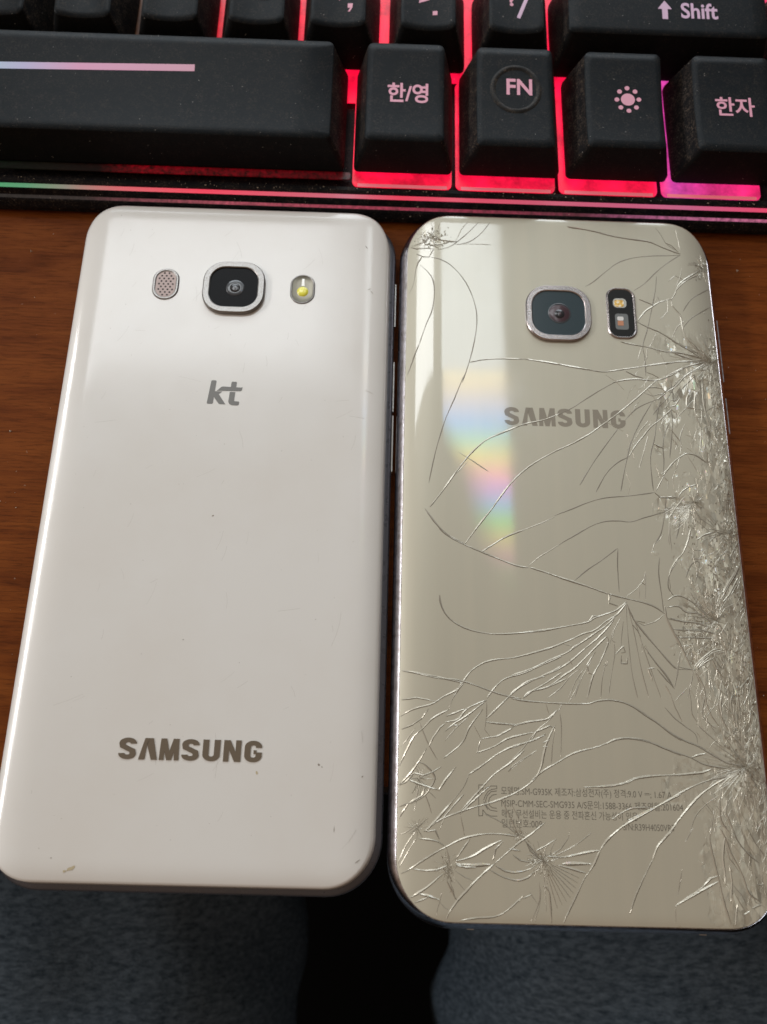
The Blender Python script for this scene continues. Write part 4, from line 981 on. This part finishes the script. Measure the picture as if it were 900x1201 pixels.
# printed certification mark and lines
mb = MB(); z_ = .014
for pts in (
[(-18.96, -51.90), (-18.91, -50.72), (-19.72, -50.74), (-19.78, -56.07), (-19.08, -56.05), (-19.00, -54.98)],
[(-18.93, -51.90), (-18.39, -51.23), (-17.44, -50.88), (-16.39, -50.85), (-16.40, -51.32)],
[(-16.40, -51.32), (-17.35, -51.47), (-18.05, -51.88), (-18.55, -52.62), (-18.84, -53.34)],
[(-18.97, -55.07), (-18.45, -55.71), (-17.52, -56.08), (-16.38, -56.05)],
[(-18.84, -53.61), (-18.37, -54.57), (-18.10, -54.96)],
[(-16.42, -52.30), (-17.22, -52.45), (-17.72, -52.92), (-17.94, -53.52), (-17.81, -54.23), (-17.26, -54.64), (-16.46, -54.72)],
[(-16.41, -51.71), (-17.46, -51.87), (-18.20, -52.61), (-18.49, -53.43), (-18.30, -54.41), (-17.68, -55.04), (-16.36, -55.24)],
):
    ribbon(mb, pts, .13, gz, -.05, z_)
mb.build('certification_mark', print_fine, gp)
rows = [('모델명:SM-G935K 제조자:삼성전자(주) 정격:9.0 V ⎓; 1.67 A', -51.75, -15.6, 31.6), ('MSIP-CMM-SEC-SMG935 A/S문의:1588-3366 제조연월:201604', -53.75, -15.6, 33.5),
        ('해당 무선설비는 운용 중 전파혼신 가능성이 있음', -55.55, -15.6, 25.0), ('일련번호:009', -57.2, -15.6, 7.4), ('S/N:R39H4050VRT', -57.35, 6.6, 9.6)]
for s_, y, x, wd in rows:
    t_ = mesh_from_text(s_, 1.62, 0, 0, lambda a, b: 0, .0, 0, 1.0, 'LEFT')
    xs = [p_[0] for p_ in t_.v]; k_ = wd/(max(xs)-min(xs)); x_ = min(xs)
    t_.v = [((a-x_)*k_+x, b+y-.018*((a-x_)*k_)*0, 0) for a, b, c_ in t_.v]; t_.v = [(a, b, gz(a, b)+.014) for a, b, c_ in t_.v]
    t_.build('printed_line', print_fine, gp)
# buttons on the right edge (volume / power) and the antenna joint by the bottom corner
for y0, y1 in ((35, 51), (22.5, 31.5)):
    mb = MB()
    loft(mb, [[(GW/2-.5, a, b) for a, b in ((y0, 2.6), (y1, 2.6), (y1, 4.0), (y0, 4.0))], [(GW/2+.22, a, b) for a, b in ((y0+.3, 2.7), (y1-.3, 2.7), (y1-.3, 3.9), (y0+.3, 3.9))]], True, True); mb.build('side_button', frame_g, gp)
for sx_ in (-1, 1):
    mb = MB(); box(mb, sx_*21-.6, sx_*21+.6, -GH/2-.02, -GH/2+.6, 2.9, 4.2); mb.build('antenna_joint', mat('antenna_plastic', (.30, .27, .235), .5), gp)

# ------------------------------------------------------------------ cracks in the gold phone's back
def smooth(pts, step=.45):
    tot = sum(math.hypot(pts[i+1][0]-pts[i][0], pts[i+1][1]-pts[i][1]) for i in range(len(pts)-1))
    if len(pts) > 2 and tot < 7:
        out = [pts[0]]
        for a, b in zip(pts, pts[1:]):
            n_ = max(1, int(math.hypot(b[0]-a[0], b[1]-a[1])/step)); out += [(a[0]+(b[0]-a[0])*i/n_, a[1]+(b[1]-a[1])*i/n_) for i in range(1, n_+1)]
        return out
    if len(pts) < 3:
        (x0, y0), (x1, y1) = pts[0], pts[-1]; n_ = max(2, int(math.hypot(x1-x0, y1-y0)/step)); return [(x0+(x1-x0)*i/n_, y0+(y1-y0)*i/n_) for i in range(n_+1)]
    P_ = [pts[0]]+pts+[pts[-1]]; out = []
    for i in range(1, len(P_)-2):
        a, b, c_, d = P_[i-1:i+3]; n_ = max(1, int(math.hypot(c_[0]-b[0], c_[1]-b[1])/step))
        for q in range(n_):
            t_ = q/n_; out.append(tuple(.5*(2*b[k]+(c_[k]-a[k])*t_+(2*a[k]-5*b[k]+4*c_[k]-d[k])*t_*t_+(3*b[k]-a[k]-3*c_[k]+d[k])*t_**3) for k in (0, 1)))
    out.append(pts[-1]); return out
def inside(x, y):
    ax, ay = abs(x), abs(y)
    if ax > GW/2-1.9 or ay > GH/2-1.9: return False
    cx, cy = GW/2-GR, GH/2-GR
    return not (ax > cx and ay > cy and math.hypot(ax-cx, ay-cy) > GR-1.9)
def crack(mb, pts, wd, ht, jit=.014, step=.45):
    pts = [p_ for p_ in smooth(pts, step) if inside(*p_)]
    if len(pts) < 2: return
    n_ = len(pts); A, B, M_ = [], [], []
    for i, (x, y) in enumerate(pts):
        a = pts[max(0, i-1)]; b = pts[min(n_-1, i+1)]; dx, dy = b[0]-a[0], b[1]-a[1]; l = math.hypot(dx, dy) or 1
        x += random.gauss(0, jit*.7); y += random.gauss(0, jit*.7)
        k_ = wd*.5*(1+.25*math.sin(i*.37+pts[0][0]*9)+random.uniform(-.06, .06))*min(1, .3+.25*min(i, n_-1-i)); nx, ny = -dy/l*k_, dx/l*k_
        o = random.uniform(.1, .25)*(1 if ny*1-.6*nx < 0 else -1)
        z_ = gz(x, y); A.append((x+nx, y+ny, gz(x+nx, y+ny)+.004)); B.append((x-nx, y-ny, gz(x-nx, y-ny)+.004)); M_.append((x+o*nx, y+o*ny, z_+ht*(1+.2*math.sin(i*.23+pts[0][1]*7)+random.uniform(-.08, .08))))
    vs = A+M_+B; fs = []
    # painted light and shade: pale flank on the far side, darker fissure beside it
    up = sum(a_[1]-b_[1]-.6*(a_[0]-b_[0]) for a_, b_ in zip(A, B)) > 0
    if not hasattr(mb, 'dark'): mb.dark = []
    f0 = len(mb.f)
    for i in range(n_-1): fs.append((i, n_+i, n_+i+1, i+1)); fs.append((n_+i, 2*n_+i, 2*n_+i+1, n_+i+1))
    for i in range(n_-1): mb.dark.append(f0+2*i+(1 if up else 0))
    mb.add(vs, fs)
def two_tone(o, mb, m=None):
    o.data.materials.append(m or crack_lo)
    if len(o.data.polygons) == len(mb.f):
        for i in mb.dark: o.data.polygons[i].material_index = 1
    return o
CR = []
for line in CRACKS.strip().splitlines():
    w_, rest = line.split(':'); CR.append((int(w_), [tuple(float(c_) for c_ in t_.split(',')) for t_ in rest.split()]))
WID = {1: (.19, .035), 2: (.32, .075), 3: (.40, .10), 4: (.62, .10)}
hair = MB(); cnt = 0
for w_, pts in CR:
    wd, ht = WID[w_]
    my = sum(p_[1] for p_ in pts)/len(pts); mx = sum(p_[0] for p_ in pts)/len(pts)
    L_ = sum(math.hypot(pts[i+1][0]-pts[i][0], pts[i+1][1]-pts[i][1]) for i in range(len(pts)-1))
    if w_ == 1 and L_ < 9: crack(hair, pts, wd, ht); continue
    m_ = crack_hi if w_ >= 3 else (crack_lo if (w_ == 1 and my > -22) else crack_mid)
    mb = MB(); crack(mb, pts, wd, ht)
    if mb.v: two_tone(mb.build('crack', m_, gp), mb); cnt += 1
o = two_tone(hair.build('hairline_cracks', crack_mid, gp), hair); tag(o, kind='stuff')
# splinters around the points of impact and along the rolled right edge
spl = MB(); spl_hi = MB(); shards = MB()
def burst(cx, cy, n_, r0, r1, a0=0, a1=360, bright=.4, bend=.25):
    for i in range(n_):
        a = math.radians(random.uniform(a0, a1)); ra = random.uniform(0, r0); rb = ra+random.uniform(.25, 1)*(r1-ra); b = random.gauss(0, bend)
        p0 = (cx+ra*math.cos(a), cy+ra*math.sin(a)); am = a+b*.4; rm = (ra+rb)/2; p1 = (cx+rm*math.cos(am), cy+rm*math.sin(am)); p2 = (cx+rb*math.cos(a+b), cy+rb*math.sin(a+b))
        t_ = spl_hi if random.random() < bright else spl
        crack(t_, [p0, p1, p2], random.choice((.08, .11, .16)), .04, .02, .6)
def field(x0, x1, y0, y1, n_, ang, spread, l0, l1, bright=.35):
    for i in range(n_):
        x = random.uniform(x0, x1); y = random.uniform(y0, y1); a = math.radians(random.gauss(ang, spread)); l = random.uniform(l0, l1); b = random.gauss(0, .5)
        p2 = (x+l*math.cos(a), y+l*math.sin(a)); p1 = ((x+p2[0])/2-b*math.sin(a)*l*.2, (y+p2[1])/2+b*math.cos(a)*l*.2)
        crack(spl_hi if random.random() < bright+.25 else spl, [(x, y), p1, p2], random.choice((.08, .11, .16)), .04, .02, .6)
def shardfield(cx, cy, rx, ry, n_, size=.45, tilt=.2):
    for i in range(n_):
        x = random.gauss(cx, rx/2); y = random.gauss(cy, ry/2)
        if not inside(x, y): continue
        a = random.random()*6.28; s_ = size*random.uniform(.4, 1.2); z_ = gz(x, y)+.03; tx_, ty_ = random.gauss(0, tilt), random.gauss(0, tilt)
        P3 = [(s_*math.cos(a+q*2.09+random.uniform(-.5, .5))*random.uniform(.3, 1), s_*math.sin(a+q*2.09)*1.0) for q in range(3)]
        vs = [(x+u, y+v_, max(gz(x+u, y+v_)+.006, z_-.02+tx_*u+ty_*v_)) for u, v_ in P3]; shards.add(vs, [(0, 1, 2)])
burst(32.8, 38.5, 70, .6, 6, 0, 360, .5); burst(32.8, 38.5, 26, 1, 11, 100, 260, .35); shardfield(33, 38, 2.5, 6, 110)
burst(33.1, 62.5, 30, .5, 4, 0, 360, .4); shardfield(33, 62, 2, 3, 40)
burst(24.9, 5.2, 80, .8, 7.5, 185, 290, .45); burst(25.5, 5.5, 40, .3, 3, 0, 360, .5); shardfield(25, 2, 3, 6, 70, .35)
burst(32, -.6, 60, .8, 6, 0, 360, .5); shardfield(32, -1, 3, 8, 120)
burst(27.8, -19, 80, .8, 8, 60, 300, .4); shardfield(26, -21, 5, 6, 160)
burst(30.5, -46.4, 110, .8, 9, 60, 300, .5); burst(30.5, -46.4, 60, .5, 4.5, 0, 360, .6); shardfield(30.5, -46, 4, 6, 170)
burst(-25.3, -65, 34, .3, 3.0, 0, 360, .4, .4); burst(-8.3, -63.3, 60, .3, 3.4, 0, 360, .4, .4); burst(-12.3, -59.3, 24, .3, 2.4, 0, 360, .4); burst(-30.7, -49.9, 30, .3, 3.4, 0, 360, .3); burst(-30.9, -58.4, 26, .3, 2.6, 0, 360, .4)
shardfield(-25.3, -65.3, 1.2, 2.5, 26, .3); shardfield(-8.5, -63.6, 1.8, 2.4, 45, .3); shardfield(-12, -59.5, 1.4, 1.2, 18, .3)
burst(-29.7, 67.6, 40, .5, 4.5, 0, 360, .5); shardfield(-29.5, 67.5, 4, 3, 70, .5)
for k_ in range(20):                       # the long parallel rays below the lower left impact
    a = math.radians(-88+k_*3.6); r1 = 10.5-.10*k_; crack(spl, [(-8.3+1.5*math.cos(a), -63.3+1.5*math.sin(a)), (-8.3+r1*.8*math.cos(a), -63.3+r1*.8*math.sin(a))], .13, .05, .015) if k_ % 2 == 0 else None
field(27.5, 34.5, 22, 36, 60, 80, 25, 1.2, 4.5); field(31, 34.3, -66, 34, 260, 62, 22, .8, 3.4, .55); field(33.3, 34.9, -64, 48, 200, 75, 25, .6, 2.4, .6)
field(26, 33, 6, 22, 70, 78, 30, 1, 4); field(23, 32, -18, -2, 90, 80, 35, .8, 3.6); field(20.5, 28, -27, -17, 90, 20, 60, .6, 3); field(22, 34, -44, -24, 190, 92, 18, 1.2, 5.5, .45)
field(11, 28, 6, 33, 34, 75, 30, 1.5, 6, .3); field(23, 34, -58, -48, 90, 75, 30, 1, 4, .4); field(25, 33.5, -72, -56, 50, 100, 20, 1, 4, .4)
shardfield(32.5, 10, 2.4, 14, 70, .4); shardfield(31.5, -32, 4, 14, 120, .45); shardfield(29, -10, 5, 9, 170, .4); shardfield(33.5, 0, 1.2, 50, 150, .4, .5); shardfield(24, -22, 4, 4, 80, .4)
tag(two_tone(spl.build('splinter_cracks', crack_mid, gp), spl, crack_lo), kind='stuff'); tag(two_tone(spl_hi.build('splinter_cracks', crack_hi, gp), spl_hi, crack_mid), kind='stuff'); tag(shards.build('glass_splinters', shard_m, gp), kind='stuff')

# ------------------------------------------------------------------ dust on the desk
mb = MB()
for i in range(70):
    if random.random() < .5: x, y = random.uniform(-92, -66), random.uniform(10, 121)
    else: x, y = random.uniform(76, 98), random.uniform(10, 118)
    r_ = random.choice((.07, .09, .16)); a = random.random()*3
    mb.add([(x+r_*math.cos(a+q*2.1), y+r_*math.sin(a+q*2.1), .01) for q in range(3)]+[(x, y, .12)], [(0, 1, 3), (1, 2, 3), (2, 0, 3)])
for x, y in ((-78.5, 68), (-66.5, 118.5), (-62.5, 116), (-80, 114), (88, 111)): mb.add([(x+.35*math.cos(q*2.1), y+.3*math.sin(q*2.1), .01) for q in range(3)]+[(x, y, .3)], [(0, 1, 3), (1, 2, 3), (2, 0, 3)])
tag(mb.build('dust', dustm), kind='stuff')

# ------------------------------------------------------------------ person: lap in grey denim under the desk edge
pr = empty('person', (0, -250, -180))
tag(pr, 'seated person in dark grey blue denim trousers, only the lap showing below the desk edge', 'person')
me = bpy.data.meshes.new('trousers')
J = [(0, -120, -10), (-96, -90, 0), (-100, 150, 0), (-98, 420, 8), (-95, 470, -60), (-95, 470, -420), (98, -90, 0), (100, 150, 5), (104, 420, 8), (105, 470, -60), (105, 470, -420)]
R_ = [120, 92, 82, 66, 62, 46, 92, 80, 66, 62, 46]
me.from_pydata([(x*S, y*S, z*S) for x, y, z in J], [(0, 1), (1, 2), (2, 3), (3, 4), (4, 5), (0, 6), (6, 7), (7, 8), (8, 9), (9, 10)], [])
ob = bpy.data.objects.new('t', me); C.objects.link(ob); sk = ob.modifiers.new('s', 'SKIN'); sb = ob.modifiers.new('b', 'SUBSURF'); sb.levels = 4
for i, v_ in enumerate(me.skin_vertices[0].data): v_.radius = (R_[i]*S, R_[i]*S*.92); v_.use_root = i == 0
dg = bpy.context.evaluated_depsgraph_get(); m2 = bpy.data.meshes.new_from_object(ob.evaluated_get(dg)); bpy.data.objects.remove(ob)
m2.name = 'trousers'; m2.materials.clear(); m2.materials.append(denim)
for v_ in m2.vertices:                     # soft folds running across the thighs
    c_ = v_.co; n_ = noise.noise(Vector((c_.x*9, c_.y*22+c_.x*14, c_.z*8)))*.009+noise.noise(Vector((c_.x*30, c_.y*45, c_.z*30)))*.006
    v_.co = c_+v_.normal*n_
for p_ in m2.polygons: p_.use_smooth = True
o = bpy.data.objects.new('trousers', m2); C.objects.link(o); o.parent = pr
